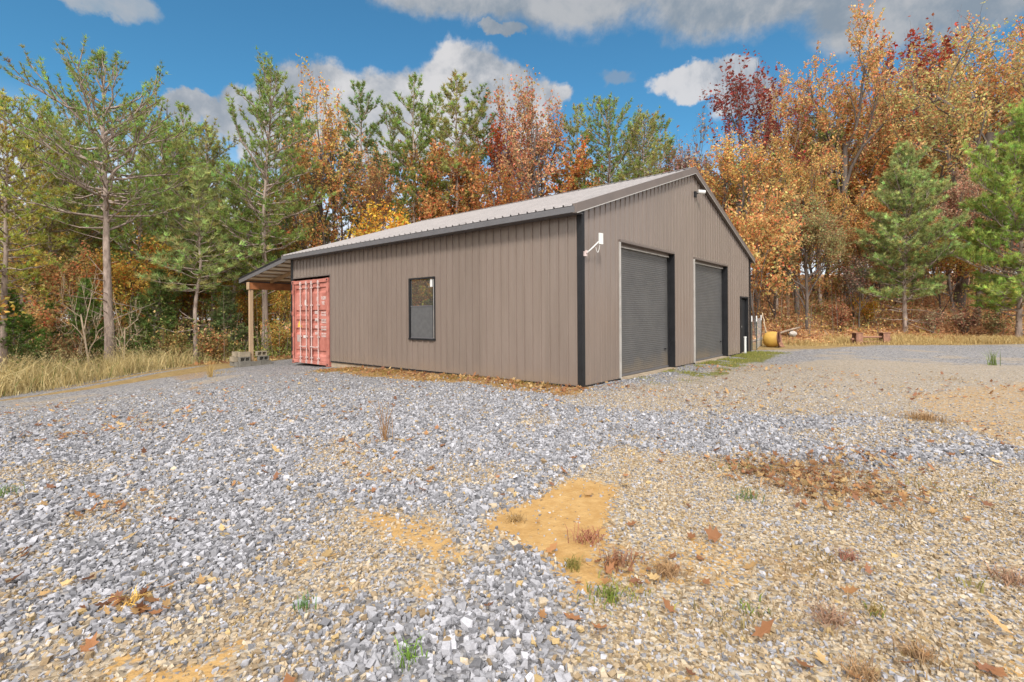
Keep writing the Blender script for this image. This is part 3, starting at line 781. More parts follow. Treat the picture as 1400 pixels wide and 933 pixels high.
hollow_block('concrete_block',-0.30,15.50,gb+0.192,'x','y','block','grey middle-course block left of the post with its hollow cores facing out')
hollow_block('concrete_block',-0.50,15.98,gb+0.192,'y','up','block_tan','tan middle-course block overhanging the far left of the stack')
hollow_block('concrete_block',0.40,15.44,gb+0.192,'x','y','block','middle-course block right of the post with dark open cores')
hollow_block('concrete_block',-0.28,15.56,gb+0.384,'x','up','block_tan','pale tan block topmost of the stack left of the timber post')
hollow_block('concrete_block',-0.42,15.96,gb+0.384,'y','up','block_tan','pale tan top-course block at the far left behind the other top block')
hollow_block('concrete_block',0.36,15.52,gb+0.384,'x','y','block_tan','pale tan block topmost of the stack right of the timber post')

# ------------------------------------------------------------------ small things on and near the building
def from_b(x, y, z): wx, wy = b2w(x, y); return (wx, wy, z)
an = empty('panel_antenna', from_b(0.06,-0.03,2.66), BROT, 'small white panel antenna on a slanted arm beside the black corner trim', 'antenna')
f = MB(); f.obox((0.0,-0.03,0.02),(0.035,0,0),(0,0.028,0),(0,0,0.05)); f.obox((0.0,-0.055,0.06),(0.02,0,0),(0,0.02,0),(0,0,0.03)); f.build('wall_bracket', M['rod'], an, bevel=0.004)
f = MB(); f.tube([(0.0,-0.06,0.03),(0.12,-0.12,0.14),(0.26,-0.19,0.28)],0.014,8); f.build('arm', M['white'], an, smooth=True)
f = MB(); f.obox((0.31,-0.21,0.34),(0.055,-0.012,0),(0.004,0.018,0),(0,0,0.115)); f.build('panel', M['white'], an, bevel=0.008)
f = MB(); t = np.linspace(0,1,14); f.tube(np.stack([0.29-0.10*t, -0.20+0.04*t, 0.22-0.13*np.sin(t*PI)-0.06*t],1),0.005,5); f.build('cable', M['white'], an)
cm = empty('security_camera', from_b(6.28,-0.02,5.02), BROT, 'small white security camera on a dark mount high under the gable peak', 'camera')
f = MB(); f.obox((0,-0.03,0),(0.05,0,0),(0,0.03,0),(0,0,0.085)); f.tube([(0,-0.05,0.02),(0.05,-0.13,0.03)],0.02,6); f.build('mount', M['trim_black'], cm, bevel=0.005)
f = MB(); f.tube([(0.03,-0.10,0.075),(0.16,-0.26,0.055)],[0.058,0.058],10); f.build('head', M['white'], cm)
f = MB(); f.tube([(0.161,-0.261,0.055),(0.166,-0.267,0.054)],0.045,10); f.build('lens', M['trim_black'], cm)
pv = empty('vent_pipe', from_b(11.0,-0.16,-0.03), 0, 'short white plastic pipe standing by the black entry door', 'pipe')
f = MB(); f.tube([(0,0,-0.1),(0,0,0.60)],0.042,12); f.build('pipe_body', M['white'], pv); f = MB(); f.tube([(0,0,0.601),(0,0,0.65)],0.052,12); f.build('pipe_cap', M['white'], pv)
# wire fence by the far corner
fx, fy = at_depth(1027.5,20.6), 20.6
fn = empty('wire_fence', (fx,fy,0), 0, 'wire mesh fence on green steel posts with white tips behind the building', 'fence')
pts = [(1027.8,20.5,432),(1034.3,20.9,432),(1040.5,23.0,431)]
PP = []
for (px, D, ty) in pts:
    X = at_depth(px, D); zb = Z(X, D); zt = z_at(px, ty, D); PP.append((X-fx, D-fy, zb, zt))
    f = MB(); f.box(X-fx-0.022,X-fx+0.022,D-fy-0.006,D-fy+0.006,zb-0.2,zt-0.24); f.box(X-fx-0.006,X-fx+0.006,D-fy+0.0065,D-fy+0.04,zb-0.2,zt-0.24)
    p_ = f.build('fence_post', M['green_steel'], fn)
    f = MB(); f.box(X-fx-0.022,X-fx+0.022,D-fy-0.006,D-fy+0.006,zt-0.239,zt); f.box(X-fx-0.006,X-fx+0.006,D-fy+0.0065,D-fy+0.04,zt-0.239,zt); f.build('white_tip', M['white'], p_)
f = MB()
for (a, b) in zip(PP[:-1], PP[1:]):
    A = np.array(a[:2]); B_ = np.array(b[:2])
    for k in range(11):
        q = k/10; f.tube([(A[0],A[1],a[2]+0.05+q*1.25),(B_[0],B_[1],b[2]+0.05+q*1.25)],0.0035,3)
    nv = max(3, int(np.linalg.norm(B_-A)/0.12))
    for k in range(nv+1):
        q = k/nv; p = A+(B_-A)*q; zb = a[2]+(b[2]-a[2])*q; f.tube([(p[0],p[1],zb+0.05),(p[0],p[1],zb+1.30)],0.003,3)
f.build('wire_mesh', M['wire'], fn)
# yellow drum with a flared open mouth
D = 22.2; X = at_depth(1057, D); zb = Z(X, D)
dm = empty('yellow_drum', (X, D, zb), 0, 'old yellow bulging metal drum lying with its rusty open mouth to the right', 'drum')
ax = np.array([0.74,-0.66,0.10]); ax /= np.linalg.norm(ax); c0 = np.array([-0.34,0.25,0.36])
dm.scale = (0.88,0.88,0.88)
f = MB(); prof = [(0,0.02),(0.0,0.24),(0.08,0.33),(0.22,0.40),(0.40,0.41),(0.56,0.38),(0.68,0.345)]
f.tube([c0+ax*a for a,_ in prof], [r_ for _,r_ in prof], 22, cap=False); f.build('drum_shell', M['yellow'], dm, smooth=True)
f = MB(); f.tube([c0+ax*a for a in (0.10,0.64,0.685)], [0.25,0.31,0.335], 22, cap=False); f.tube([c0+ax*0.10,c0+ax*0.12],[0.25,0.25],22); f.build('drum_lining', M['rust_dark'], dm)
f = MB(); rim = [c0+ax*0.67,c0+ax*0.74]; f.tube(rim,[0.345,0.40],22,cap=False); f.tube(rim,[0.325,0.385],22,cap=False); f.build('mouth_rim', M['rust'], dm)
f = MB(); f.tube([(0.20,-0.12,0.05),(0.48,-0.16,0.04)],[0.05,0.03],6); f.obox((0.36,-0.10,0.12),(0.10,0,0.0),(0,0.02,0),(-0.05,0,0.12)); f.build('broken_fin', M['rust'], dm)
def pole(name, a, b, r_, m, label, cat):
    A = np.array((at_depth(a[0],a[2]),a[2],z_at(*a))); B_ = np.array((at_depth(b[0],b[2]),b[2],z_at(*b)))
    f = MB(); t = np.linspace(0,1,7)[:,None]; P = A+(B_-A)*t; P[1:-1] += (rs(int(a[0])).rand(5,3)-0.5)*0.05
    f.tube(P, np.linspace(r_, r_*0.7, 7), 7); return tag(f.build(name, M[m], smooth=True), label, cat)
pole('leaning_log',(1024,468.5,22.9),(1093,448,23.6),0.06,'log','long grey log lying slanted behind the yellow drum','log')
pole('thin_stake',(1047.2,455,23.1),(1042.5,428,23.3),0.028,'bark_pale','thin pale stake leaning behind the wire fence posts','stake')
D = 24.2; X = at_depth(1084,D)
f = MB(); V = IV*np.array([0.25,0.2,0.19])*(0.7+0.45*rs(3).rand(12,1))+np.array([X,D,z_at(1084,457.5,D)]); f.add(V, IF)
tag(f.build('pale_rock', M['stone_white'], bevel=0.02), 'pale boulder at the wood edge right of the yellow drum', 'rock')
# rusty stand
D = 23.6; xa, xb = at_depth(1172,D), at_depth(1209,D); X = (xa+xb)/2; zb = Z(X,D); zt = z_at(1190,455,D)
st = empty('steel_stand', (X,D,zb), 0, 'rusty brown steel stand of two stub posts joined by bars in the dry grass', 'stand')
for x in (xa-X, xb-X):
    f = MB(); h = zt-zb; w = 0.155
    f.box(x-w,x+w,-0.16,-0.145,0,h-0.03); f.box(x-w,x+w,0.145,0.16,0,h-0.03); f.box(x-0.012,x+0.012,-0.1445,0.1445,0,h-0.03)
    f.build('stub_post', M['rust'], st)
    f = MB(); f.box(x-w-0.03,x+w+0.03,-0.19,0.19,h-0.0295,h); f.build('cap_plate', M['rust'], st)
for z_, r_ in ((0.62,0.045),(0.22,0.03)):
    f = MB(); f.tube([(xa-X+0.1,0,(zt-zb)*z_),(xb-X-0.1,0,(zt-zb)*z_)],r_,8); f.build('cross_bar', M['rust'], st)
f = MB()
for x in (xa-X-0.24, xb-X+0.24): f.tube([(x-0.06,0,(zt-zb)*0.45),(x+0.06,0,(zt-zb)*0.45)],0.05,8)
f.build('end_pin', M['rust'], st)

# ------------------------------------------------------------------ trees: every kind is grown once or a few times, then copied
def leaf_quads(mb, P, size, r, tint, flat=0.0, aspect=0.62):
    """many small folded leaves: P (n,3) centres"""
    n = len(P)
    a = unit(r.randn(n,3)); b = unit(np.cross(a, r.randn(n,3)))
    if flat: 
        a[:,2] *= (1-flat); a = unit(a); b[:,2] *= (1-flat); b = unit(b-a*(a*b).sum(1)[:,None])
    s = (size*(0.6+0.8*r.rand(n)))[:,None]
    V = np.stack([P-a*s, P+b*s*aspect, P+a*s, P-b*s*aspect], 1)
    nrm = np.cross(a, b); V[:,1] += nrm*s*0.25; V[:,3] += nrm*s*0.25
    mb.add(V.reshape(-1,3), np.arange(n*4).reshape(-1,4), 0, np.repeat(tint, 4, 0))
def tints(n, r, v=0.35, hue=0.18):
    b = np.exp(v*r.randn(n,1)); h = hue*r.randn(n,1)
    return np.clip(np.concatenate([b*(1+h*0.3), b*(1-h), b*(1-h*0.6)], 1), 0.15, 2.4)
def tufts(mb, P, Dr, r, length, width, k, tint, spread=0.9):
    n = len(P)
    d = unit(Dr[:,None,:] + spread*unit(r.randn(n,k,3)))
    s = unit(np.cross(d, r.randn(n,k,3)))
    ln = length*(0.7+0.5*r.rand(n,k,1)); w = width*(0.7+0.6*r.rand(n,k,1))
    base = P[:,None,:] + 0.10*length*r.randn(n,k,3)
    V = np.stack([base-s*w*0.5, base+s*w*0.5, base+d*ln], 2)
    mb.add(V.reshape(-1,3), np.arange(n*k*3).reshape(-1,3), 0, np.repeat(tint, k*3, 0)*np.repeat(0.85+0.3*r.rand(n*k,1), 3, 0))
class Kind: pass
def finish(name, T, Cr, H, bark, leafm):
    k = Kind(); k.name = name; k.H = H; k.T = T; k.C = Cr
    k.tm = T.mesh('trunk_'+name, M[bark], smooth=True); k.cm = Cr.mesh('crown_'+name, M[leafm], colors=True) if Cr.n else None
    return k
def pine(seed, H=16, cb=0.45, R=3.2, r0=0.2, style='dome', nb=70, tl=0.26, tw=0.045, k=11, dens=1.0, dead=8, leafm='needle', wob=0.15):
    r = rs(seed); T = MB(); Cr = MB()
    t = np.linspace(0,1,16)
    wx = np.cumsum(r.randn(16))*wob*0.3; wy = np.cumsum(r.randn(16))*wob*0.3
    wx -= wx[0]; wy -= wy[0]; wx *= t**0.5; wy *= t**0.5
    tp = np.stack([wx, wy, t*H], 1); tp[0,2] = -0.6
    T.tube(tp, r0*(1.0-0.93*t**0.9)*(1+0.35*np.exp(-t*30)), 9)
    at = lambda q: np.array([np.interp(q,t,wx), np.interp(q,t,wy), q*H])
    PT, DT = [], []
    for i in range(nb):
        u = (i+r.rand())/nb; q = cb+(1-cb)*u*0.985
        if style == 'dome': pr = (1-u**2.8)**0.5*(0.60+0.40*math.sin(min(1,u*1.8)*PI/2))*(0.65+0.5*r.rand()); el = -0.10+0.95*u
        elif style == 'umbrella': pr = (1-u**3.0)**0.5*0.92; el = 0.05+0.80*u
        elif style == 'slim': pr = (1-u**3.5)**0.5*(0.45+0.75*r.rand()); el = 0.0+0.85*u
        elif style == 'cone': pr = (1-u**2.4)**0.75*(0.70+0.30*min(1,u*5))*(0.55+0.55*r.rand())+0.05; el = 0.10+0.85*u
        else: pr = (1-u)**0.6*(0.5+0.5*min(1,u*5))+0.04; el = 0.35+0.55*u
        ln = R*pr*(0.62+0.5*r.rand()); az = i*2.4+r.rand()*0.9
        if style == 'umbrella':
            if u < 0.30: ln = R*(0.45+0.45*r.rand()); el = -0.05+0.25*r.rand()
            else:
                el = 0.12+0.62*r.rand() if u < 0.80 else 0.6+0.6*r.rand()
                q = cb+(1-cb)*(0.16+0.80*(u-0.3)/0.7)
                hc, rv = 0.72*H, 0.27*H; lo, hi = 0.2, 9.0
                for _ in range(18):
                    md = (lo+hi)/2; rr1 = md*math.cos(el+0.15)/R; zz1 = (q*H+md*math.sin(el+0.15)-hc)/rv
                    if rr1*rr1+zz1*zz1 < 1: lo = md
                    else: hi = md
                ln = lo*(0.80+0.22*r.rand())
        if style == 'dome' and r.rand() < 0.12: ln *= 0.5
        el += 0.18*r.randn()
        b = at(q); m = 6; s = np.linspace(0,1,m)
        h = np.array([math.cos(az), math.sin(az), 0.0])
        cur = el+0.45*s**1.5*(1 if style != 'cone' else 0.5)
        step = np.stack([np.cos(cur)*h[0], np.cos(cur)*h[1], np.sin(cur)], 1)*ln/(m-1)
        P = b+np.concatenate([[[0,0,0]], np.cumsum(step[1:],0)]); P[1:] += r.randn(m-1,3)*0.035*ln*0.6
        rb = min(r0*0.32, 0.012+0.017*ln*(1 if H > 9 else 0.7))
        T.tube(P, np.linspace(rb, 0.006, m), 4, cap=False)
        ns = max(3, int(ln*3.4*dens))
        for j in range(ns):
            f = 0.22+0.78*(j+r.rand())/ns
            p0 = np.array([np.interp(f,s,P[:,0]), np.interp(f,s,P[:,1]), np.interp(f,s,P[:,2])])
            sd = 1 if j % 2 else -1; a2 = az+sd*(0.5+0.6*r.rand())
            e2 = el+0.15+0.35*r.rand()
            d2 = np.array([math.cos(a2)*math.cos(e2), math.sin(a2)*math.cos(e2), math.sin(e2)])
            l2 = ln*(0.16+0.26*r.rand())*(1.15-0.55*f)+0.12
            mid_ = p0+d2*l2*0.55+np.array([0,0,0.02]); tip = p0+d2*l2+np.array([0,0,0.10*l2])
            if style != 'juniper': T.tube([p0,mid_,tip], [rb*0.38+0.002,rb*0.25+0.002,0.003], 3, cap=False)
            for g in np.linspace(0.45,1,max(2,int(l2*5.5*dens))):
                PT.append(p0+(tip-p0)*g+r.randn(3)*0.03); DT.append(d2+np.array([0,0,0.45]))
        PT.append(P[-1]); DT.append(unit(step[-1])+np.array([0,0,0.4]))
    for i in range(dead):
        q = cb*(0.35+0.65*r.rand()); az = r.rand()*6.28; ln = 0.4+r.rand()*1.5
        h = np.array([math.cos(az), math.sin(az), 0.1+0.3*r.randn()]); b = at(q)
        T.tube([b, b+h*ln*0.5+r.randn(3)*0.06, b+h*ln+np.array([0,0,0.15*r.randn()])], [0.025,0.018,0.006], 4, cap=False)
    PT = np.array(PT); DT = unit(np.array(DT))
    tn = tints(len(PT), r, 0.28, 0.14)
    tufts(Cr, PT, DT, r, tl, tw, k, tn, 0.95)
    return finish('pine', T, Cr, H, 'bark_pine', leafm)
def decid(seed, H=18, R=5, r0=0.26, fork=0.35, n1=6, leaf=0.13, per=20, lv=4, upright=0.5, leaves=1.0, bark='bark_grey', lean=0.0, spread=0.5, low=False, topthin=0.0):
    r = rs(seed); T = MB(); Cr = MB(); LP = []; tubes = []
    def grow(p, d, ln, rad, level):
        m = 5 if level < 2 else 4
        P = [p]; dd = d
        for i in range(m-1):
            dd = unit(dd+r.randn(3)*(0.10 if level == 0 else 0.24)+np.array([0,0,upright*0.22])); P.append(P[-1]+dd*ln/(m-1))
        P = np.array(P); tubes.append((P, np.linspace(rad, rad*(0.62 if level < lv else 0.3), m), level))
        if level >= lv:
            k = max(1, int(per*leaves*(0.4+1.2*r.rand())))
            q = r.rand(k); LP.append(P[(q*(m-1)).astype(int)]+r.randn(k,3)*0.15+(q[:,None]*0.1)*d)
            return
        n = n1 if level == 0 else (4 if level < lv-1 else 5)
        for i in range(n):
            f = (fork+(1-fork)*(i+r.rand()*0.8)/n) if level == 0 else 0.3+0.7*(i+r.rand())/n
            f = min(f, 0.98)
            x = f*(m-1); a = int(x); p0 = P[a]+(P[min(a+1,m-1)]-P[a])*(x-a)
            az = i*2.4+r.rand()*1.2
            side = np.array([math.cos(az), math.sin(az), 0.0])
            w = unit(P[min(a+1,m-1)]-P[a]) if a+1 < m else dd
            d2 = unit(w*(0.75+0.25*r.rand())+unit(side-w*(side@w))*(spread*1.6+0.5*r.rand())+np.array([0,0,0.15]))
            l2 = ln*(0.50+0.22*r.rand())*(1.15-0.4*f if level == 0 else 1)
            grow(p0, d2, l2, max(0.006, rad*(0.52-0.12*f)), level+1)
    grow(np.array([0,0,-0.5]), unit(np.array([lean,0,1.0])), H*0.62, r0, 0)
    allp = np.concatenate([t[0] for t in tubes]); top = np.percentile(allp[:,2], 99.0); rad = np.percentile(np.hypot(allp[:,0], allp[:,1]), 97)
    sz, sr = H/top, R/rad
    def warp(P):
        P = P.copy(); k = sstep(0.15*H, 0.5*H, P[:,2]*sz) if not low else 1.0
        f = (1+(sr-1)*k); P[:,0] *= f; P[:,1] *= f; P[:,2] *= sz; return P
    for P, Rr, lvl in tubes:
        T.tube(warp(P), Rr, (9,6,4,3,3,3)[lvl], cap=False)
    if leaves > 0:
        P = warp(np.concatenate(LP)); n = len(P)
        if topthin: 
            kp = r.rand(n) > topthin*sstep(0.55*H, H, P[:,2]); P = P[kp]; n = len(P)
        cl = fbm(P[:,:2]*1.0+P[:,2:3]*0.7, 0.9, seed % 50)[:,None]
        leaf_quads(Cr, P, leaf, r, tints(n, r, 0.30, 0.22)*(0.72+0.56*cl))
    return finish('tree', T, Cr, H, bark, 'leaf')
def bush(seed, H=1.6, R=1.0, n=1400, leaf=0.07, stems=9, bark='bark_grey'):
    r = rs(seed); T = MB(); Cr = MB(); L_ = []
    for i in range(stems):
        az = r.rand()*6.28; h = np.array([math.cos(az), math.sin(az)])*R*(0.3+0.7*r.rand()); ht = H*(0.6+0.4*r.rand())
        P = np.array([[0,0,-0.1],[h[0]*0.35,h[1]*0.35,ht*0.5],[h[0]*0.9,h[1]*0.9,ht]]); P[1:] += r.randn(2,3)*0.08
        T.tube(P,[0.02,0.014,0.004],4,cap=False)
        for j in range(5):
            q = 0.3+0.7*r.rand(); p = P[0]+(P[2]-P[0])*q; e = p+np.array([*(r.randn(2)*R*0.35), abs(r.randn())*0.25*H])
            T.tube([p,e],[0.008,0.003],3,cap=False); kk = n//(stems*5)
            L_.append(p+(e-p)*r.rand(kk,1)+r.randn(kk,3)*0.09*max(R,0.6))
    P = np.concatenate(L_); P[:,2] = np.abs(P[:,2])
    leaf_quads(Cr, P, leaf, r, tints(len(P), r, 0.32, 0.2))
    return finish('bush', T, Cr, H, bark, 'leaf')
K = {}
K['pine_dome'] = pine(11, 15.6, 0.44, 4.0, 0.24, 'umbrella', 62, 0.21, 0.036, 11, 0.85, 18)
K['pine_mid']  = pine(12, 16, 0.26, 3.8, 0.20, 'dome', 88, 0.24, 0.038, 12, 1.05, 10)
K['pine_low']  = pine(41, 11, 0.14, 3.6, 0.15, 'dome', 70, 0.24, 0.034, 12, 1.05, 8)
K['pine_mid2'] = pine(18, 15, 0.30, 3.5, 0.19, 'dome', 82, 0.24, 0.038, 12, 1.05, 10)
K['pine_slim'] = pine(13, 18, 0.50, 2.3, 0.17, 'slim', 36, 0.25, 0.045, 12, 1.35, 14)
K['pine_slim2']= pine(14, 18, 0.44, 2.6, 0.18, 'slim', 40, 0.25, 0.045, 12, 1.35, 14)
K['white_pine']= pine(15, 10, 0.15, 2.6, 0.12, 'cone', 138, 0.20, 0.023, 18, 1.8, 10)
K['white_pine2']= pine(16, 11, 0.10, 3.0, 0.13, 'cone', 145, 0.20, 0.023, 18, 1.8, 6)
K['cedar'] = pine(17, 5, 0.03, 1.25, 0.07, 'juniper', 90, 0.16, 0.035, 9, 2.2, 0)
K['young_pine'] = pine(19, 7, 0.36, 1.6, 0.075, 'cone', 60, 0.20, 0.028, 14, 1.5, 6)
K['oak'] = decid(21, 18, 5.0, 0.25, 0.30, 8, 0.080, 26, 4, 0.5)
K['oak_wide'] = decid(22, 16, 6.2, 0.30, 0.26, 8, 0.080, 27, 4, 0.35, lean=0.05)
K['maple'] = decid(23, 16, 3.4, 0.17, 0.26, 9, 0.085, 15, 4, 0.85, topthin=0.45)
K['maple2'] = decid(24, 16, 3.0, 0.15, 0.28, 9, 0.085, 14, 4, 0.9, topthin=0.3)
K['low_maple'] = decid(44, 11, 3.2, 0.12, 0.14, 10, 0.09, 16, 4, 0.6)
K['thin_red'] = decid(25, 15, 2.4, 0.10, 0.36, 7, 0.085, 6, 4, 0.7)
K['small_leafy'] = decid(26, 6.5, 2.3, 0.06, 0.20, 7, 0.07, 40, 3, 0.5, low=True)
K['small_leafy2'] = decid(27, 6.0, 1.9, 0.05, 0.18, 8, 0.065, 32, 3, 0.6, low=True)
K['twiggy'] = decid(28, 11, 2.4, 0.08, 0.30, 8, 0.10, 1.4, 4, 0.9)
K['olive_tree'] = decid(29, 8, 2.5, 0.11, 0.28, 9, 0.06, 20, 4, 0.45, low=True)
K['bare'] = decid(30, 3.2, 1.1, 0.035, 0.35, 5, 0.06, 0, 3, 0.2, leaves=0, bark='bark_pale', lean=-0.35, low=True)
K['bush'] = bush(31); K['bush2'] = bush(32, 2.2, 1.1, 1700, 0.075, 11)
print({k: (v.T.n, v.C.n) for k, v in K.items()})

def plant(kind, name, x, y, H, col, label, cat, group=None, rz=None, sxy=None, barecrown=False):
    k = K[kind]; s = H/k.H; q = s if sxy is None else sxy
    r = random.Random(int(x*131+y*977))
    e = empty(name, (x, y, Z(x,y)), rz if rz is not None else r.uniform(0, 6.28), label, cat, group)
    e.scale = (q, q, s)
    a = bpy.data.objects.new('trunk' if cat != 'shrub' else 'stems', k.tm); COL.objects.link(a); a.parent = e
    if k.cm:
        b = bpy.data.objects.new('crown' if cat != 'shrub' else 'foliage', k.cm); COL.objects.link(b); b.parent = e
        b.color = (*col, 1)
    return e
def tree(kind, name, px, D, top, col, label, cat='tree', group=None, wid=None, rz=None):
    """place by where the photo shows the trunk and the top"""
    x = at_depth(px, D); H = z_at(px, top, D)-Z(x,D)
    k = K[kind]; s = H/k.H
    return plant(kind, name, x, D, H, col, label, cat, group, rz, None if wid is None else wid*s)
PG = (0.240,0.305,0.080); PO = (0.315,0.320,0.100); PD = (0.175,0.250,0.072); PB = (0.36,0.41,0.155); PY = (0.44,0.42,0.09); GC = (0.17,0.26,0.060)
OR = (0.59,0.37,0.135); RU = (0.50,0.28,0.15); RD = (0.25,0.06,0.045); YE = (0.60,0.38,0.08); YO = (0.50,0.35,0.10); PK = (0.55,0.36,0.24); BR = (0.42,0.26,0.13)
T_ = tree
# left wood
T_('pine_dome','pine_tree',150,23.0,74,PG,'tall umbrella-crowned pine standing at the edge of the dry grass, tallest at the left','pine',rz=0.6)
T_('pine_mid','pine_tree',362,27.5,102,PG,'tall dark pine rising behind the lean-to roof','pine',rz=2.0,wid=0.95)
T_('pine_mid2','pine_tree',4,22.5,135,PY,'yellow-green pine cut by the left edge of the view','pine',rz=1.0)
T_('pine_mid','pine_tree',66,29,168,PO,'olive pine between the leftmost pine and the umbrella-crowned pine','pine',rz=4.1)
T_('pine_mid2','pine_tree',232,31,172,PG,'medium green pine just right of the umbrella-crowned pine','pine',rz=3.0)
T_('pine_mid','pine_tree',292,33,180,PO,'olive green pine left of the pine behind the lean-to','pine',rz=5.2)
T_('maple','maple_tree',447,33,136,OR,'narrow orange and rust maple right of the pine behind the lean-to','maple')
T_('pine_slim2','pine_tree',494,37,118,PD,'dark pine top showing just behind the orange maple','pine')
T_('pine_slim','pine_tree',538,38,152,PG,'shorter slim pine left of the twin tall pines','pine')
T_('pine_slim2','pine_tree',568,36,112,PG,'left one of the twin tall pines above the middle of the roof','pine',rz=1.4)
T_('pine_slim','pine_tree',622,35,104,PO,'right one of the twin tall pines above the middle of the roof','pine',wid=1.15,rz=0.4)
T_('maple2','maple_tree',686,40,160,(0.42,0.09,0.03),'red-orange maple low between the twin pines and the rust maple','maple')
T_('maple','maple_tree',742,36,104,RU,'rust-brown airy maple standing tallest above the roof','maple',rz=2.2)
T_('pine_mid2','pine_tree',832,36,138,PG,'broad dark-topped pine right of the rust-brown maple','pine',rz=0.9)
T_('pine_mid','pine_tree',884,34,160,PO,'broad green pine behind the ridge of the roof','pine',rz=3.6)
T_('small_leafy','maple_tree',533,29.5,279,(0.64,0.38,0.06),'bright yellow small tree peeking over the long roof','maple')
T_('pine_slim','pine_tree',466,34,205,PD,'green pine low behind the far left end of the roof','pine',wid=1.3)
T_('maple2','maple_tree',505,33,210,(0.40,0.22,0.09),'tan-leaved maple low over the left half of the roof','maple')
T_('maple','maple_tree',700,33,232,(0.45,0.20,0.06),'orange-brown maple low over the right half of the roof','maple')
T_('twiggy','bare_tree',938,37,165,(0.30,0.20,0.17),'nearly bare grey tree behind the roof peak','tree')
T_('maple2','maple_tree',925,39,205,(0.42,0.20,0.09),'brown-orange maple behind the roof peak','maple')
# left understorey
T_('small_leafy','maple_tree',190,28,325,(0.60,0.38,0.09),'yellow-orange small tree behind the umbrella-crowned pine','maple')
T_('small_leafy2','maple_tree',100,26,345,(0.58,0.36,0.16),'tan-orange thin-leaved sapling left of the umbrella-crowned pine','maple')
T_('small_leafy2','maple_tree',42,28,330,(0.54,0.37,0.14),'brown-yellow small tree behind the cedar at the left edge','maple')
T_('cedar','cedar_tree',22,23.2,400,GC,'dark green bushy cedar at the left edge behind the tall grass','cedar',wid=1.35)
T_('cedar','cedar_tree',125,24.6,385,GC,'dark green cedar left of the umbrella pine trunk','cedar',wid=1.1)
T_('cedar','cedar_tree',72,26,418,GC,'low dark cedar between the two taller cedars at the left','cedar',wid=1.3)
T_('cedar','cedar_tree',208,25.4,372,(0.17,0.225,0.065),'large green cedar right of the umbrella pine trunk','cedar',wid=1.45)
T_('young_pine','pine_tree',268,24.8,235,PB,'young pine with a bare grey stem and soft blue-green crown','pine',wid=1.2)
T_('cedar','cedar_tree',310,26.3,395,(0.20,0.25,0.10),'grey-green cedar left of the lean-to post','cedar',wid=1.4)
T_('small_leafy','maple_tree',328,30,385,(0.60,0.40,0.09),'yellow small tree seen left of the lean-to post','maple')
T_('small_leafy2','maple_tree',385,28,392,(0.60,0.40,0.10),'yellow sapling seen between the lean-to post and the container','maple')
T_('small_leafy','maple_tree',420,31,352,(0.50,0.38,0.11),'olive-yellow small tree behind the lean-to roof','maple')
T_('young_pine','pine_tree',318,28.5,250,PG,'slender young pine between the grey-stemmed pine and the lean-to','pine',wid=1.25)
T_('bare','dead_sapling',128,22.0,372,(1,1,1),'pale dead sapling with drooping bare twigs left of the umbrella pine trunk','sapling',rz=0.2)
T_('bare','dead_sapling',166,22.3,405,(1,1,1),'thin pale bare sapling right against the umbrella pine trunk','sapling',rz=2.9)
# right wood
T_('thin_red','maple_tree',1036,36,84,RD,'thin tree with sparse dark red leaves right of the roof peak','maple',wid=1.25,rz=0.3)
T_('oak','oak_tree',1158,38,36,(0.57,0.34,0.14),'tall orange oak with a dark forked trunk, tallest on the right','oak',rz=1.1,wid=0.92)
T_('oak_wide','oak_tree',1308,36,50,(0.50,0.37,0.15),'broad yellow-brown oak with wide dark limbs at the upper right','oak',rz=0.4)
T_('thin_red','maple_tree',1222,45,60,(0.34,0.07,0.04),'red-topped thin tree behind and between the two big oaks','maple',wid=1.3)
T_('oak','oak_tree',1402,42,45,(0.55,0.26,0.09),'red-brown oak at the top right corner','oak',rz=3.3)
T_('oak','oak_tree',1090,34,180,(0.59,0.38,0.14),'orange-leaved oak leaning in from behind the gable, below the red tree','oak',rz=5.0,wid=0.95)
T_('maple','maple_tree',1000,31,172,(0.60,0.37,0.13),'bright orange maple close behind the right slope of the roof','maple',wid=1.3)
T_('small_leafy','maple_tree',1036,27,255,(0.58,0.35,0.14),'small glowing orange tree at the right eave of the building','maple',wid=0.9)
T_('pine_mid','pine_tree',1012,33,228,PB,'small green pine among the orange leaves behind the right roof slope','pine')
T_('white_pine','pine_tree',1238,27.8,205,PB,'soft blue-green pine standing alone behind the rusty stand','pine',wid=1.0,rz=0.8)
T_('white_pine2','pine_tree',1392,25.8,150,(0.36,0.45,0.115),'bright green pine cut by the right edge of the view','pine',wid=0.95,rz=2.0)
T_('olive_tree','oak_tree',1103,28.8,272,(0.33,0.26,0.12),'dull olive-brown small oak between the yellow drum and the rusty stand','oak',wid=1.0)
T_('oak','oak_tree',1338,32.5,205,PK,'pinkish tan oak between the blue-green pine and the bright green pine','oak',wid=0.9)
T_('small_leafy','maple_tree',1290,31,300,(0.46,0.31,0.09),'yellow-tan sapling just right of the blue-green pine','maple')
T_('small_leafy2','maple_tree',1168,32,300,(0.42,0.26,0.10),'tan sapling left of the blue-green pine','maple')
T_('twiggy','bare_tree',1175,29,335,(0.30,0.2,0.14),'low bare twiggy tree left of the blue-green pine','tree',wid=1.4)
T_('oak','oak_tree',1088,42,105,(0.55,0.35,0.16),'orange-gold oak between the red tree and the tall orange oak','oak',rz=4.4)
T_('oak','oak_tree',1248,45,62,(0.50,0.37,0.16),'tan-gold oak filling the gap between the two big oaks','oak',rz=1.9)
T_('oak_wide','oak_tree',1385,40,60,(0.55,0.35,0.13),'yellow-tan oak below the red-brown oak at the right edge','oak',rz=2.8)
T_('oak','oak_tree',1345,44,48,(0.50,0.35,0.15),'golden-brown oak behind the wide dark limbs of the broad oak','oak',rz=5.5)
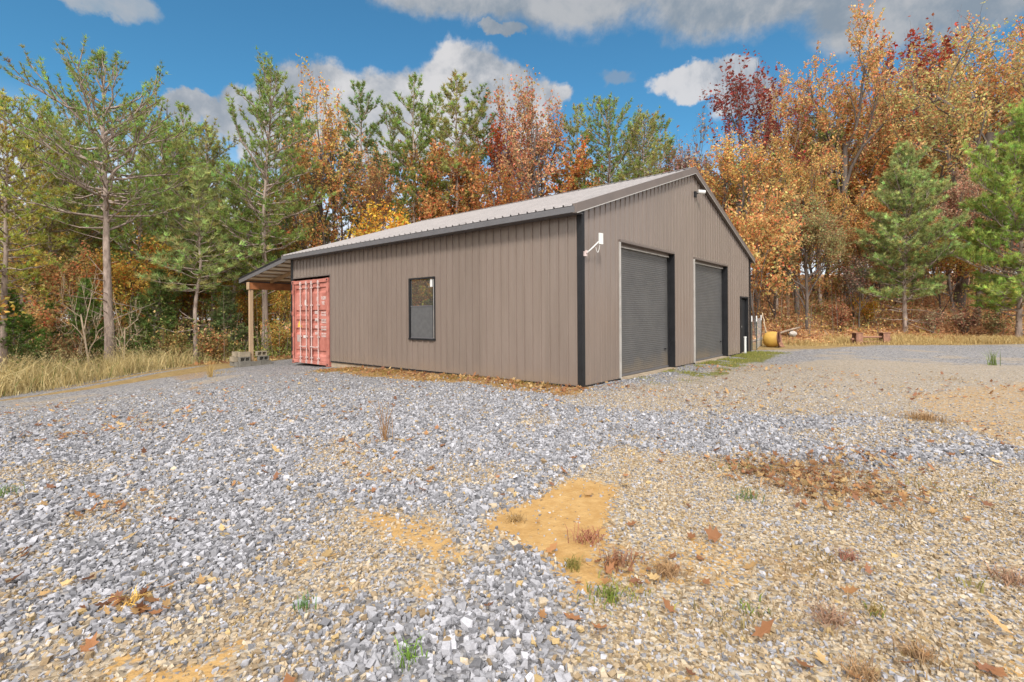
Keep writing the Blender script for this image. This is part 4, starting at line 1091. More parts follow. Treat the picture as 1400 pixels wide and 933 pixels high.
T_('low_maple','maple_tree',1225,38,190,(0.58,0.36,0.14),'tan maple above the tip of the blue-green pine','maple')
T_('pine_slim2','pine_tree',1062,36,215,PD,'dark green pine half hidden by the orange oak','pine')
T_('oak','oak_tree',1262,42,95,(0.50,0.34,0.14),'golden oak standing behind the blue-green pine','oak',rz=2.6)
T_('oak','oak_tree',1200,46,150,(0.50,0.29,0.13),'rust-gold oak deep between the big orange oak and the blue-green pine','oak',rz=0.2)

T_('pine_low','pine_tree',30,27.5,225,PY,'yellow-green low-branched pine behind the cedars at the left edge','pine',wid=1.0)
T_('pine_low','pine_tree',104,31,215,PO,'olive low-branched pine behind the trunk gap left of the umbrella pine','pine',rz=1.9)
T_('pine_low','pine_tree',190,30,248,PG,'low-branched green pine just right of the umbrella pine trunk','pine',rz=4.4)
T_('pine_low','pine_tree',262,34,205,PO,'olive low-branched pine above the grey-stemmed young pine','pine',rz=0.3)
T_('pine_low','pine_tree',338,32,235,PD,'dark low-branched pine above the lean-to roof','pine',rz=2.6)
T_('pine_low','pine_tree',412,35,225,PO,'olive low-branched pine between the lean-to pine and the orange maple','pine',rz=5.6)
T_('pine_mid2','pine_tree',112,33,150,PG,'green pine half hidden behind the left branches of the umbrella pine','pine',rz=3.7)
T_('pine_mid','pine_tree',200,36,160,PO,'olive pine showing past the right branches of the umbrella pine','pine',rz=0.2)
T_('pine_slim2','pine_tree',255,37,150,PG,'tall slender pine left of the pine behind the lean-to, top against the cloud','pine')
T_('pine_slim','pine_tree',402,36,135,PD,'slender dark pine just left of the orange maple','pine',wid=1.2)
T_('pine_slim2','pine_tree',596,41,135,PG,'lower pine filling the gap between the twin tall pines','pine',rz=2.2)
T_('pine_slim','pine_tree',652,40,130,PD,'narrow pine just right of the twin tall pines','pine',wid=1.1)
T_('pine_slim2','pine_tree',790,40,150,PO,'olive pine between the rust-brown maple and the broad dark-topped pine','pine')
T_('pine_slim','pine_tree',905,40,160,PG,'slim pine right behind the broad pine at the ridge','pine',wid=1.2)
T_('low_maple','maple_tree',600,37,200,(0.55,0.34,0.12),'tan-gold maple low behind the twin tall pines','maple')
T_('low_maple','maple_tree',780,38,215,(0.58,0.28,0.09),'rust maple low between the rust-brown maple and the ridge pines','maple')
T_('low_maple','maple_tree',640,36,215,(0.52,0.26,0.10),'brown maple showing over the roof right of the twin pines','maple')
T_('low_maple','maple_tree',380,36,250,(0.56,0.36,0.12),'gold maple just over the left end of the long roof','maple')
T_('low_maple','maple_tree',60,34,285,(0.56,0.36,0.14),'tan maple low behind the olive pine at the left','maple')
T_('low_maple','maple_tree',225,33,300,(0.60,0.38,0.10),'yellow-gold maple right of the umbrella pine trunk','maple')
T_('low_maple','maple_tree',140,35,250,(0.52,0.29,0.09),'tan-orange maple behind the umbrella pine trunk','maple')
T_('low_maple','maple_tree',300,37,285,(0.55,0.35,0.09),'yellow-tan maple behind the young pines left of the lean-to','maple')
T_('low_maple','maple_tree',958,34,240,(0.58,0.33,0.13),'tan-orange maple just above the right roof slope','maple')
T_('low_maple','maple_tree',1062,31,285,(0.60,0.34,0.13),'pale orange maple behind the wire fence','maple')
T_('low_maple','maple_tree',1305,34,255,PK,'pinkish maple left of the pinkish tan oak','maple')
T_('low_maple','maple_tree',1362,33,225,(0.56,0.36,0.20),'pinkish brown maple between the pinkish tan oak and the bright green pine','maple')
T_('low_maple','maple_tree',1180,36,265,(0.56,0.33,0.12),'rust-tan maple behind the left side of the blue-green pine','maple')
T_('low_maple','maple_tree',1130,41,170,(0.60,0.31,0.10),'orange maple low behind the trunk of the tall orange oak','maple')
# anonymous trees deeper in the wood, alike to the eye
r = rs(404); n_in = 0
LABS = {'pine_slim':('pine_tree','slender pine deep in the wood, one of many alike behind the front trees','pine','background pines'),
        'low_maple':('maple_tree','autumn-leaved maple deep in the wood, one of many alike behind the front trees','maple','background maples'),
        'small_leafy2':('maple_tree','small autumn understorey tree deep in the wood, one of many alike','maple','background understorey trees'),
        'cedar':('cedar_tree','small dark cedar deep in the wood, one of many alike','cedar','background cedars')}
for i in range(100):
    px = -90+ (1590/100)*(i+r.rand()*0.8); D = 38+r.rand()*18
    if 640 < px < 980: D += 4
    kind = r.choice(['pine_slim','pine_slim','small_leafy2','pine_slim','low_maple'] if px < 960 else ['low_maple','low_maple','pine_slim','low_maple','small_leafy2'])
    if 470 < px < 940 and kind in ('small_leafy2','cedar'): kind = 'pine_slim'
    x = at_depth(px, D)
    H = {'pine_slim': 10+4.5*r.rand(), 'low_maple': 8.5+4*r.rand(), 'small_leafy2': 5+3*r.rand(), 'cedar': 3+2.5*r.rand()}[kind]
    if px > 990: H += 1.5
    col = {'pine_slim': [PG,PO,PD][r.randint(3)], 'low_maple': [OR,RU,YO,BR,PK][r.randint(5)] if px > 450 else [YO,YE,OR,YO][r.randint(4)], 'small_leafy2': [YE,YO,BR,OR][r.randint(4)] if px > 450 else [YE,YO][r.randint(2)], 'cedar': GC}[kind]
    nm, lab, cat, grp = LABS[kind]
    plant(kind, nm, x, D, H, col, lab, cat, grp)
# shrubs along the wood edge
for i,(px, D, kind, H, col, lab) in enumerate([
    (50,22.2,'bush',1.3,(0.10,0.13,0.04),'low green shrub in front of the leftmost cedar'),
    (95,22.6,'bush2',1.7,(0.28,0.19,0.09),'tan brushy shrub between the leftmost cedar and the dead sapling'),
    (185,23.6,'bush',1.5,(0.11,0.14,0.04),'green shrub right beside the umbrella pine trunk'),
    (235,24.2,'bush2',1.6,(0.22,0.17,0.06),'olive-tan shrub left of the grey-stemmed young pine'),
    (292,24.6,'bush',1.5,(0.26,0.17,0.07),'tan shrub behind the concrete blocks'),
    (380,26,'bush2',1.5,(0.36,0.24,0.07),'yellowish shrub seen left of the container'),
    (1080,26.8,'bush',1.1,(0.30,0.19,0.09),'brown shrub behind the yellow drum'),
    (1150,28.2,'bush2',1.5,(0.26,0.13,0.07),'reddish brown shrub left of the blue-green pine trunk'),
    (1275,27.4,'bush2',1.3,(0.28,0.19,0.12),'grey-brown brush pile right of the blue-green pine trunk'),
    (1320,27.2,'bush',1.4,(0.27,0.18,0.12),'brown brushy shrub left of the bright green pine'),
    (1360,26.6,'bush',1.2,(0.26,0.20,0.10),'tan shrub at the foot of the bright green pine'),
    (1185,30.5,'bush2',1.4,(0.45,0.30,0.06),'yellow-leaved shrub on the leafy slope behind the rusty stand')]):
    plant(kind, 'shrub', at_depth(px,D), D, H, tuple(c*1.5 for c in col), lab, 'shrub')

# the far wood that reads as one mass, and the wood beside the lot out of frame
def mass(name, spots, label, keep=0.45, big=1.35):
    mb = MB()
    for (kind, x, y, H, col, rz) in spots:
        k = K[kind]; s = H/k.H; c, sn = math.cos(rz), math.sin(rz); z0 = Z(x,y)
        for src, isleaf in ((k.T, False),(k.C, True)):
            V, fl, mi, C = src.arrays()
            if isleaf:
                rr_ = rs(int(abs(x*7+y*3))); w = fl[0].shape[1]; nf = len(fl[0]); ids = np.where(rr_.rand(nf) < keep)[0]
                q = V[fl[0][ids]]; cen = q.mean(1, keepdims=True); q = cen+(q-cen)*big
                V = q.reshape(-1,3); Fs = [np.arange(len(V)).reshape(-1,w)]; C = C[fl[0][ids]].reshape(-1,3)*np.array(col)
            else:
                nv = 16*9 if kind.startswith('pine') else 5*9
                V = V[:nv]; C = np.ones((nv,3))*np.array([0.16,0.13,0.11]); Fs = [f for f in fl[:1]]; Fs = [Fs[0][(Fs[0] < nv).all(1)]]
            X = V*s; X = np.stack([X[:,0]*c-X[:,1]*sn+x, X[:,0]*sn+X[:,1]*c+y, X[:,2]+z0], 1)
            for f in Fs: mb.add(X, f, 0, C)
    return tag(mb.build(name, M['leaf'], colors=True), label, kind='stuff')
r = rs(99); spots = []
for i in range(60):
    px = -350+2100*(i+r.rand())/60; D = 60+r.rand()*50
    kind = r.choice(['pine_slim2','pine_mid2','maple','maple2'] if px < 950 else ['maple','maple2','oak','pine_slim'])
    col = [PG,PO,PD][r.randint(3)] if kind.startswith('pine') else [OR,YO,BR,PK,RU][r.randint(5)]
    spots.append((kind, at_depth(px,D), D, 10.5+4*r.rand(), col, r.rand()*6))
mass('distant_woods', spots, 'far autumn wood reading as one mass behind the nearer trees', 0.22, 1.6)
spots = []
for i in range(34):
    a = i/34; x = -18-r.rand()*6 if i % 3 else -24-r.rand()*12; y = 7.5+9.5*a if i % 3 else -8+28*a
    kind = r.choice(['pine_low','small_leafy','small_leafy','small_leafy2','low_maple'])
    H = {'pine_low':10,'low_maple':9,'small_leafy':6,'small_leafy2':4.5}[kind]*(0.85+0.3*r.rand())
    spots.append((kind, x, y, H, PG if kind == 'pine_low' else [YE,OR,YO][r.randint(3)], r.rand()*6))
mass('side_woods', spots, 'mixed pines and yellow trees beside the lot, mirrored in the window', 0.6, 1.2)

# ------------------------------------------------------------------ low growth
def on_ground(P): return np.column_stack([P, ZF(P[:,0], P[:,1])])
def blades(mb, P3, r, h, w, tint, lean=0.35, segs=2):
    n = len(P3); az = r.rand(n)*6.28; hh = (h*(0.5+0.8*r.rand(n)))[:,None] if np.ndim(h) == 0 else (h*(0.5+0.8*r.rand(n)))[:,None]
    d = np.stack([np.cos(az), np.sin(az), np.zeros(n)], 1); s = np.stack([-np.sin(az), np.cos(az), np.zeros(n)], 1)
    a2 = r.rand(n)*6.28; s = np.stack([np.cos(a2), np.sin(a2), np.zeros(n)], 1)
    ln = (lean*(0.3+1.2*r.rand(n)))[:,None]; up = np.array([0,0,1.0]); ww = w*(0.6+0.8*r.rand(n))[:,None]
    b = P3-up*0.02; m_ = P3+up*hh*0.55+d*hh*ln*0.3; t = P3+up*hh*(1-0.25*ln)+d*hh*ln
    V = np.stack([b-s*ww*.5, b+s*ww*.5, m_+s*ww*.4, m_-s*ww*.4, t], 1)
    base = np.arange(n)[:,None]*5
    c = np.repeat(tint, 5, 0)
    st = mb.n
    mb.add(V.reshape(-1,3), base+np.array([[0,1,2,3]]), 0, c)
    mb.f.append(st+base+np.array([[3,2,4]])); mb.m.append(np.zeros(n,int))
r = rs(61)
def strip_points(edge, n, width, r, pw=1.0):
    """points in a band behind an edge polyline (away from the camera)"""
    e = np.array(edge); seg = np.linalg.norm(np.diff(e,axis=0),axis=1); cum = np.concatenate([[0],np.cumsum(seg)])
    q = r.rand(n)*cum[-1]; x = np.interp(q,cum,e[:,0]); y = np.interp(q,cum,e[:,1])
    return np.stack([x, y], 1)
# tall dry grass on the left
n = 26000
P = strip_points([(GRASS_L[0][0]-6, GRASS_L[0][1]-3)]+GRASS_L[:7], n, 5, r)
off = np.abs(r.rand(n)**0.8)*5.5
nrm = np.array([-0.55, 0.83]); P = P + off[:,None]*nrm + r.randn(n,2)*0.12
clump = fbm(P, 0.9, 71)
ok = r.rand(n) < np.where(off < 1.3, 0.75, 0.10+0.9*sstep(0.38,0.66,clump)); P = P[ok]; off = off[ok]; clump = clump[ok]; n = len(P)
hgt = np.where(off < 0.5, 0.20, 0.35+0.75*clump)*(0.35+0.65*sstep(-9.5,-12.0,P[:,0]))
g = r.rand(n,1); tint = (np.array([0.56,0.43,0.19])*(1-g)+np.array([0.68,0.57,0.31])*g)*(0.75+0.5*r.rand(n,1))
gg = r.rand(n) < 0.06; tint[gg] = np.array([0.16,0.22,0.05])
mb = MB(); blades(mb, on_ground(P), r, hgt*(0.45+1.0*r.rand(n)**1.5), 0.020, tint*0.9, 0.7)
k_ = r.rand(n) < 0.05; q = on_ground(P[k_]); hs = hgt[k_]*(1.1+0.5*r.rand(k_.sum())); blades(mb, q, r, hs, 0.010, tint[k_]*0.8, 0.25)
q2 = q+np.column_stack([r.randn(len(q),2)*0.05, hs*0.9]); leaf_quads(mb, q2, 0.045, r, tint[k_]*0.85, aspect=0.3)
# dry grass on the far right
n2 = 17000; px = 1035+r.rand(n2)*520; D = 22.9+r.rand(n2)**1.3*3.4
P = np.stack([(px-700)/F*D, D], 1); cl = fbm(P, 0.8, 81)
ok = (r.rand(n2) < 0.15+1.1*sstep(0.35,0.6,cl)); P = P[ok]; cl = cl[ok]
g = r.rand(len(P),1); tint = (np.array([0.46,0.31,0.12])*(1-g)+np.array([0.56,0.43,0.20])*g)*(0.65+0.5*r.rand(len(P),1))
blades(mb, on_ground(P), r, (0.10+0.36*cl)*sstep(22.6,23.9,P[:,1])+0.05, 0.02, tint, 0.55)
tag(mb.build('dry_grass', M['blade'], colors=True), 'tall straw-coloured dry grass along the edge of the wood', kind='stuff')
# fallen leaves: on the lot, on the slope, under the trees
def oak_leaves(mb, P3, size, r, tint):
    n = len(P3); az = r.rand(n)*6.28
    out = np.array([(0,-1),(0.28,-0.55),(0.62,-0.25),(0.30,0.02),(0.58,0.42),(0.22,0.5),(0,1),(-0.22,0.5),(-0.58,0.42),(-0.30,0.02),(-0.62,-0.25),(-0.28,-0.55)])
    c, s = np.cos(az), np.sin(az); sz = size*(0.6+0.8*r.rand(n))
    X = (out[None,:,0]*c[:,None]-out[None,:,1]*s[:,None])*sz[:,None]; Y = (out[None,:,0]*s[:,None]+out[None,:,1]*c[:,None])*sz[:,None]
    tx, ty = r.randn(n)*0.35, r.randn(n)*0.35; curl = 0.5+r.rand(n)
    Zz = X*tx[:,None]+Y*ty[:,None]+curl[:,None]*(X**2+Y**2)/sz[:,None]*0.35
    Zz = Zz-Zz.min(1,keepdims=True)
    V = np.stack([X+P3[:,0:1], Y+P3[:,1:2], Zz+P3[:,2:3]], -1)
    mb.add(V.reshape(-1,3), np.arange(n*12).reshape(-1,12), 0, np.repeat(tint,12,0))
r = rs(62); mb = MB()
LC = np.array([(0.44,0.23,0.10),(0.36,0.17,0.08),(0.52,0.33,0.15),(0.27,0.13,0.075),(0.58,0.41,0.20),(0.40,0.19,0.09)])
def ltint(n): return LC[r.randint(0,6,n)]*(0.7+0.6*r.rand(n,1))
nl = 6500; rad = np.sqrt(r.rand(nl))*16; th = (r.rand(nl)-0.5)*math.radians(112)
P = np.stack([rad*np.sin(th), rad*np.cos(th)],1); cl = fbm(P,0.7,91); ok = (P[:,1] > 1.2)&(r.rand(nl) < 0.10+0.7*sstep(0.5,0.72,cl)); P = P[ok]
B = w2b(P); P = P[~((B[:,0] > -0.05)&(B[:,1] > -0.05))]
q = on_ground(P); q[:,2] += 0.018; oak_leaves(mb, q, 0.042, r, ltint(len(P)))
# leaf drifts
for (px, py, wx, wy, k) in [(1100,650,0.8,0.5,300),(1155,676,0.6,0.35,150),(1045,642,0.6,0.3,90),(1180,628,0.35,0.25,50),(868,780,0.30,0.18,30),(178,838,0.16,0.10,26),(92,600,0.5,0.4,30),(120,705,0.3,0.2,16)]:
    x, y = p2g(px,py); k = int(k*1.2); P = np.stack([x+r.randn(k)*wx*0.55, y+r.randn(k)*wy*0.6],1); q = on_ground(P); q[:,2] += 0.012+0.02*r.rand(k); oak_leaves(mb, q, 0.030, r, ltint(k)*0.85)
# against the long wall
k = 700; yb = r.rand(k)*9.2-0.3; xb = -0.10-np.abs(r.randn(k))*0.42; wx_, wy_ = b2w(xb, yb); P = np.stack([wx_,wy_],1); q = on_ground(P); q[:,2] += 0.015; oak_leaves(mb, q, 0.05, r, ltint(k))
# leaf litter on the slope at the right and under the left wood
k = 26000; px = 960+r.rand(k)*560; D = 24.6+r.rand(k)**0.9*22; P = np.stack([(px-700)/F*D, D],1); q = on_ground(P); q[:,2] += 0.02+0.06*r.rand(k)
oak_leaves(mb, q, 0.075, r, ltint(k)*np.array([1.25,1.2,1.2]))
k = 7000; px = -80+r.rand(k)*520; D = 22.5+r.rand(k)*16; P = np.stack([(px-700)/F*D, D],1); q = on_ground(P); q[:,2] += 0.03; oak_leaves(mb, q, 0.10, r, ltint(k)*np.array([1,1.05,1.0]))
tag(mb.build('fallen_leaves', M['leaf'], colors=True), 'brown and rust fallen leaves scattered over gravel and slope', kind='stuff')
# tangled undergrowth between the trunks
r = rs(63); mb = MB(); tb = []
for (pa, pb, da, db, n, hmax, pal) in [(-100,440,24,38,34000,2.4,[(0.20,0.24,0.07),(0.50,0.36,0.15),(0.58,0.38,0.11),(0.28,0.28,0.09),(0.18,0.23,0.06)]),
                                      (985,1540,26.5,42,15000,2.0,[(0.46,0.28,0.16),(0.54,0.34,0.17),(0.38,0.27,0.17),(0.58,0.42,0.15),(0.26,0.27,0.10),(0.48,0.24,0.12)]),
                                      (440,985,34,48,9000,2.5,[(0.20,0.24,0.07),(0.50,0.36,0.15),(0.58,0.38,0.11)])]:
    px = pa+r.rand(n)*(pb-pa); D = da+r.rand(n)*(db-da); P = np.stack([(px-700)/F*D, D],1)
    cl = fbm(P,0.5,int(pa)%40+3); q = on_ground(P); q[:,2] += np.abs(r.randn(n))*0.42*hmax*(0.35+1.2*sstep(0.35,0.7,cl))
    pal = np.array(pal); idx = (fbm(P,0.35,7)*9.0+r.randn(n)*0.5).astype(int) % len(pal)
    leaf_quads(mb, q, 0.060, r, pal[idx]*np.exp(0.3*r.randn(n,1)))
    for i in range(n//110):
        x, y, z = on_ground(P[i:i+1])[0]; hgt_ = hmax*(0.5+1.1*r.rand()); lean_ = r.randn(2)*0.35
        mb.tube([(x,y,z-0.1),(x+lean_[0]*0.4,y+lean_[1]*0.4,z+hgt_*0.5),(x+lean_[0],y+lean_[1],z+hgt_)],[0.022,0.014,0.006],3,cap=False,col=np.array([0.24,0.19,0.15])*(0.6+0.8*r.rand()))
tag(mb.build('undergrowth', M['leaf'], colors=True), 'tangled brush and saplings between the trunks of the wood', kind='stuff')
# grass and moss tufts along the walls and in the gravel
r = rs(64); mb = MB()
k = 9000; xb = 1.3+r.rand(k)*11.2; yb = -0.12-np.abs(r.randn(k))*0.55; wx_, wy_ = b2w(xb, yb); P = np.stack([wx_,wy_],1)
_,_,_,moss,_,_ = zones(P); ok = r.rand(k) < moss*1.1; P = P[ok]; g = r.rand(len(P),1)
tint = (np.array([0.17,0.21,0.03])*(1-g)+np.array([0.36,0.31,0.10])*g)*(0.7+0.5*r.rand(len(P),1)); blades(mb, on_ground(P), r, 0.06, 0.010, tint, 0.7)
k = 4200; yb = r.rand(k)*9.0; xb = -0.15-np.abs(r.randn(k))*0.42; wx_, wy_ = b2w(xb, yb); P = np.stack([wx_,wy_],1); cl = fbm(P,1.6,95); P = P[r.rand(k) < 1.2*sstep(0.42,0.6,cl)]
g = r.rand(len(P),1); tint = (np.array([0.20,0.17,0.04])*(1-g)+np.array([0.46,0.29,0.09])*g)*(0.6+0.6*r.rand(len(P),1)); blades(mb, on_ground(P), r, 0.07, 0.011, tint, 0.8)
for (px, py, k, sp, h, c) in [(1010,640,60,.16,.07,(0.2,0.2,0.06)),(1300,672,50,.18,.07,(0.26,0.22,0.08)),(1265,574,160,.22,.09,(0.32,0.20,0.09)),(1350,668,60,.2,.05,(0.3,0.2,0.09)),(300,512,120,.3,.12,(0.46,0.33,0.14)),(1215,705,70,.25,.06,(0.30,0.21,0.10)),(1120,770,50,.1,.06,(0.28,0.2,0.09)),(1000,850,40,.1,.05,(0.25,0.2,0.09)),(1280,905,60,.12,.05,(0.27,0.18,0.09)),(1300,520,90,.4,.06,(0.35,0.24,0.1)),(1190,665,90,.3,.06,(0.30,0.19,0.08)),(1095,640,220,.30,.07,(0.34,0.21,0.10)),(1075,665,120,.2,.06,(0.34,0.21,0.10)),(1150,668,150,.25,.06,(0.36,0.22,0.10)),(1090,790,160,.3,.045,(0.36,0.26,0.16)),(1160,845,120,.2,.045,(0.34,0.25,0.15)),(980,855,60,.15,.045,(0.34,0.25,0.15)),(1350,720,80,.3,.05,(0.34,0.25,0.13)),(860,815,60,.1,.05,(0.3,0.27,0.08)),(1020,835,22,.05,.05,(0.2,0.24,0.05)),(1195,835,16,.04,.05,(0.2,0.24,0.05)),(1330,800,25,.06,.05,(0.25,0.22,0.08))]:
    x, y = p2g(px,py); P = np.stack([x+r.randn(k)*sp, y+r.randn(k)*sp*0.8],1); blades(mb, on_ground(P), r, h, 0.008, np.array(c)*(0.6+0.8*r.rand(k,1)), 0.9)
tag(mb.build('ground_tufts', M['blade'], colors=True), 'short green and brown tufts along the walls and in the gravel', kind='stuff')
# single weeds that stand out in the gravel
def weed(px, py, h, k, col, label, lean=0.5, w=0.006, stems=0, name='weed'):
    if name == 'dead_weed' and not stems: h *= 0.62; lean *= 1.25; col = tuple(c*1.35 for c in col); k = int(k*0.8)
    x, y = p2g(px, py); r = rs(int(px*3+py)); f = MB()
    sp_ = 0.12 if stems else 0.5; P = np.stack([r.randn(k)*sp_*h, r.randn(k)*sp_*0.85*h, np.zeros(k)],1)
    blades(f, P, r, h, w, np.array(col)*(0.6+0.8*r.rand(k,1)), lean)
    for i in range(stems):
        d = r.randn(2)*0.25*h; f.tube([(0,0,-0.02),(d[0]*.4,d[1]*.4,h*0.7),(d[0],d[1],h*1.25)],[0.006,0.004,0.002],4,cap=False,col=np.array(col))
    o = f.build(name, M['blade'], colors=True); o.location = (x, y, Z(x,y)+0.01); o.rotation_euler = (0,0,0)
    return tag(o, label, 'weed', 'dead weeds and tufts in the gravel')
weed(526,606,0.36,18,(0.33,0.19,0.09),'tall rusty dead weed standing alone in the grey gravel before the wall',0.35,0.007,7,'dead_weed')
weed(802,742,0.17,90,(0.22,0.09,0.06),'dark reddish spiky dead tuft in the orange clay patch',1.3,0.005,0,'dead_weed')
weed(706,712,0.10,80,(0.27,0.18,0.08),'brown flat dead tuft at the left tip of the clay patch',1.4,0.005,0,'dead_weed')
weed(783,778,0.06,70,(0.24,0.21,0.06),'low olive tuft at the lower edge of the clay patch',1.2,0.005,0,'grass_tuft')
weed(850,775,0.15,110,(0.20,0.10,0.06),'dark brown brushy dead weed right of the clay patch',1.0,0.006,0,'dead_weed')
weed(912,788,0.12,150,(0.27,0.17,0.09),'wide tan dead tuft right of the dark brown weed',1.5,0.005,0,'dead_weed')
weed(836,822,0.07,60,(0.17,0.22,0.04),'small green tuft below the clay patch',0.9,0.006,0,'grass_tuft')
weed(1160,765,0.10,60,(0.22,0.10,0.07),'dark spiky tuft in the middle of the right gravel',1.4,0.005,0,'dead_weed')
weed(1135,850,0.12,140,(0.25,0.15,0.10),'brown sprawling dead weed low in the right foreground gravel',1.7,0.004,0,'dead_weed')
weed(1198,838,0.06,60,(0.28,0.20,0.08),'small straw tuft right of the sprawling weed',1.2,0.005,0,'dead_weed')
weed(1380,795,0.13,110,(0.28,0.17,0.11),'brown dead tuft at the right edge of the gravel',1.3,0.005,0,'dead_weed')
weed(1255,898,0.09,120,(0.28,0.18,0.10),'tan dead tuft near the bottom right corner',1.5,0.004,0,'dead_weed')
weed(1180,925,0.09,120,(0.27,0.17,0.09),'brown dead tuft cut by the bottom edge of the view',1.5,0.004,0,'dead_weed')
weed(1262,574,0.22,160,(0.30,0.19,0.10),'large brown dead clump beyond the grey gravel band on the right',1.2,0.008,0,'dead_weed')
weed(560,908,0.07,45,(0.18,0.30,0.05),'fresh green tuft among the stones at the bottom of the view',0.8,0.006,0,'grass_tuft')
weed(420,834,0.06,26,(0.10,0.20,0.06),'tiny dark green sprig in the left foreground stones',0.6,0.006,0,'grass_tuft')
weed(8,680,0.10,40,(0.13,0.19,0.06),'green sprig at the left edge of the gravel',0.5,0.006,0,'grass_tuft')
weed(1022,683,0.10,40,(0.13,0.20,0.06),'green sprig beside the brown leaf drift',0.7,0.006,0,'grass_tuft')
weed(1358,500,0.40,40,(0.17,0.22,0.07),'green weed standing in the far gravel at the right',0.4,0.012,3,'grass_tuft')
weed(288,517,0.45,45,(0.46,0.32,0.12),'straw-coloured tall weed in the tan patch left of the concrete blocks',0.4,0.010,4,'dead_weed')
weed(180,832,0.10,60,(0.50,0.32,0.09),'golden dead tuft in the lower left gravel',1.6,0.006,0,'dead_weed')

# ------------------------------------------------------------------ sky, sun, camera
SUN_EL, SUN_AZ = 42.0, 184.0            # azimuth clockwise from straight ahead (+Y)
w = bpy.data.worlds.new('World'); SC.world = w; w.use_nodes = True
nt = NT(w.node_tree); bg = w.node_tree.nodes['Background']
sky = nt.node('ShaderNodeTexSky', sky_type='NISHITA'); sky.sun_disc = False
sky.sun_elevation = math.radians(SUN_EL); sky.sun_rotation = math.radians(SUN_AZ); sky.air_density = 1.0; sky.dust_density = 0.6; sky.ozone_density = 1.6
d = nt.node('ShaderNodeTexCoord').outputs['Generated']
sx = nt.node('ShaderNodeSeparateXYZ'); nt.link(d, sx.inputs[0])
az = nt.m('ARCTAN2', sx.outputs['X'], sx.outputs['Y']); el = nt.m('ARCSINE', sx.outputs['Z'])
el0 = el
def warp(sc_, amp, v, ch):
    nd = nt.node('ShaderNodeTexNoise'); nd.inputs['Scale'].default_value = sc_; nd.inputs['Detail'].default_value = 6; nd.inputs['Roughness'].default_value = 0.6
    nt.link(d, nd.inputs['Vector']); sp = nt.node('ShaderNodeSeparateColor'); nt.link(nd.outputs['Color'], sp.inputs[0])
    return nt.m('ADD', v, nt.m('MULTIPLY', nt.m('SUBTRACT', sp.outputs[ch], 0.5), amp))
az = warp(7.0, 0.20, az, 0); el = warp(7.0, 0.10, el, 1)
az = warp(22.0, 0.05, az, 1); el = warp(22.0, 0.04, el, 2)
def ang(px, py):
    kx, ky = px_ray(px, py); return math.atan2(kx, 1), math.atan2(-ky, math.hypot(kx, 1))
n1 = nt.noise(d, 6.0, 8, 0.62, 0.3); n2 = nt.noise(d, 17.0, 6, 0.6); n3 = nt.noise(d, 3.0, 4, 0.5)
SKYK = 10.0       # the Background runs at strength 0.1, so cloud radiance is given times ten
def cloud(ells, edge, wob, soft):
    best = None
    for (px, py, rx, ry) in ells:
        a, e = ang(px, py); a1, _ = ang(px+rx, py); _, e1 = ang(px, py-ry)
        u = nt.m('DIVIDE', nt.m('SUBTRACT', az, a), a1-a); v = nt.m('DIVIDE', nt.m('SUBTRACT', el, e), e1-e)
        q = nt.m('SUBTRACT', 1.0, nt.m('SQRT', nt.m('ADD', nt.m('MULTIPLY', u, u), nt.m('MULTIPLY', v, v))))
        best = q if best is None else nt.m('MAXIMUM', best, q)
    q = nt.m('ADD', best, nt.m('ADD', nt.m('MULTIPLY', nt.m('SUBTRACT', n1, 0.5), wob), nt.m('MULTIPLY', nt.m('SUBTRACT', n2, 0.5), wob*0.45)))
    return nt.ss(q, edge, edge+soft), q
c = nt.mix(1.0, sky.outputs['Color'], (0.275,0.59,0.665,1), 'MULTIPLY')
def cc(r_, g_, b_): return (r_*SKYK, g_*SKYK, b_*SKYK, 1)
# pale band low in the sky behind the trees
low = nt.ss(nt.m('ADD', el0, nt.m('MULTIPLY', nt.m('SUBTRACT', n3, 0.5), 0.12)), 0.34, 0.16)
c = nt.mix(nt.m('MULTIPLY', low, 0.85), c, cc(0.47,0.46,0.485))
def lay(c, m, q, top, base, lo, hi, k):
    shade = nt.ss(nt.m('ADD', nt.m('MULTIPLY', n1, 0.75), nt.m('MULTIPLY', n2, 0.25)), lo, hi)
    return nt.mix(nt.m('MULTIPLY', m, k), c, nt.mix(shade, base, top))
GREYT, GREYB = cc(0.215,0.222,0.233), cc(0.118,0.143,0.172)
WHT, WHB = cc(0.325,0.318,0.318), cc(0.152,0.168,0.190)
m, q = cloud([(110,-22,120,42)], 0.02, 0.5, 0.30); c = lay(c, m, q, GREYT, cc(0.14,0.18,0.22), 0.4, 0.6, 0.85)
m, q = cloud([(640,-40,190,85),(820,-70,330,140),(1050,-60,330,135),(1330,-70,420,140),(690,40,42,16)], -0.02, 0.46, 0.32); c = lay(c, m, q, GREYT, GREYB, 0.42, 0.60, 0.97)
m, q = cloud([(440,150,90,70),(540,170,140,80),(640,135,95,80),(700,150,70,72),(380,170,90,60),(265,160,55,32)], 0.0, 0.42, 0.20); c = lay(c, m, q, WHT, WHB, 0.38, 0.6, 0.95)
m, q = cloud([(935,112,55,26),(985,105,42,24),(1010,140,60,40)], -0.02, 0.42, 0.30); c = lay(c, m, q, WHT, WHB, 0.38, 0.58, 0.9)
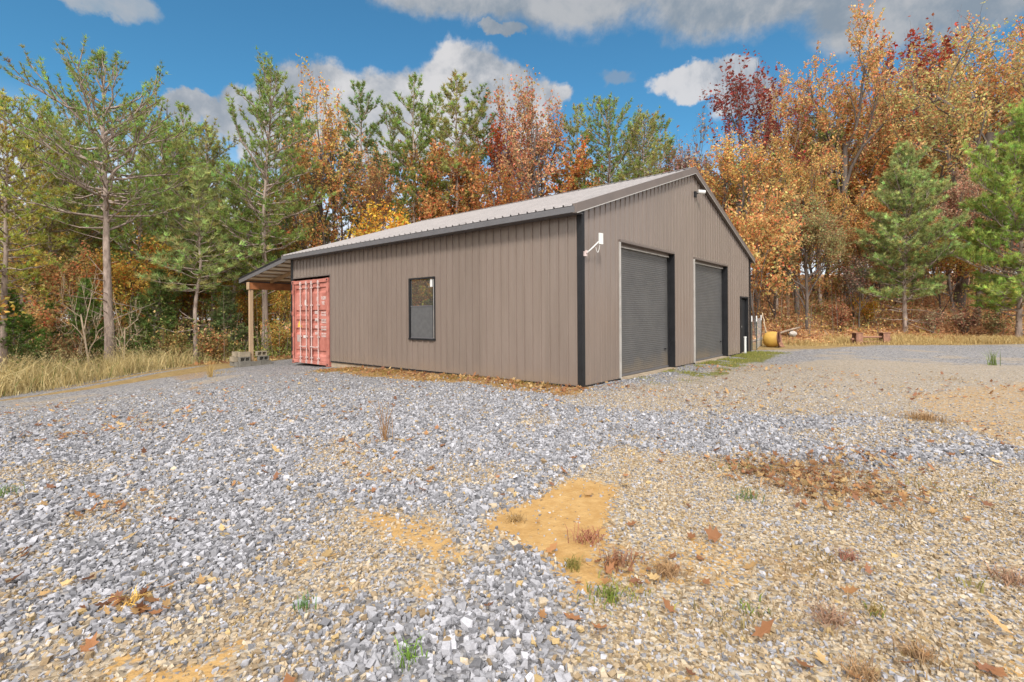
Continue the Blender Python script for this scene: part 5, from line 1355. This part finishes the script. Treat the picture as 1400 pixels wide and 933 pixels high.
m, q = cloud([(842,103,36,16)], 0.05, 0.6, 0.5); c = lay(c, m, q, WHB, WHB, 0.4, 0.6, 0.5)
# unseen broken cloud overhead and behind the camera, brightened to add ambient fill
back = nt.m('MULTIPLY', nt.ss(nt.m('ADD', nt.noise(d, 2.2, 7, 0.6), 0.0), 0.34, 0.50), nt.ss(sx.outputs['Y'], 0.35, -0.1))
over = nt.m('MULTIPLY', nt.ss(nt.noise(d, 2.2, 7, 0.6), 0.34, 0.50), nt.ss(sx.outputs['Z'], 0.60, 0.75))
c = nt.mix(nt.m('MAXIMUM', nt.m('MULTIPLY', back, 0.9), nt.m('MULTIPLY', over, 0.9)), c, cc(1.02,0.98,0.93))
nt.link(c, bg.inputs['Color']); bg.inputs['Strength'].default_value = 0.10
w.cycles.sampling_method = 'MANUAL'; w.cycles.sample_map_resolution = 512
sl = bpy.data.lights.new('sun', 'SUN'); sl.energy = 1.7; sl.angle = math.radians(11); sl.color = (1.0,0.95,0.87)
so = bpy.data.objects.new('sun', sl); COL.objects.link(so)
ea, aa = math.radians(SUN_EL), math.radians(SUN_AZ)
sd = Vector((math.sin(aa)*math.cos(ea), math.cos(aa)*math.cos(ea), math.sin(ea)))
so.rotation_euler = sd.to_track_quat('Z', 'Y').to_euler(); so.location = (0,0,30)
cam = bpy.data.cameras.new('camera'); cam.sensor_width = 36; cam.lens = 36*F/1400
cam.shift_y = -(466.5-CY)/1400; cam.clip_end = 3000; cam.clip_start = 0.05
co = bpy.data.objects.new('camera', cam); COL.objects.link(co)
co.matrix_world = Matrix.Translation((0,0,CH)) @ Matrix.Rotation(math.radians(90), 4, 'X') @ Matrix.Rotation(-ROLL, 4, 'Z')
SC.camera = co
SC.view_settings.view_transform = 'Standard'; SC.view_settings.look = 'None'; SC.view_settings.gamma = 1.0
SC.view_settings.exposure = 1.17; SC.view_settings.use_curve_mapping = False
SC.cycles.max_bounces = 5; SC.cycles.diffuse_bounces = 3; SC.cycles.transmission_bounces = 3; SC.cycles.use_denoising = True
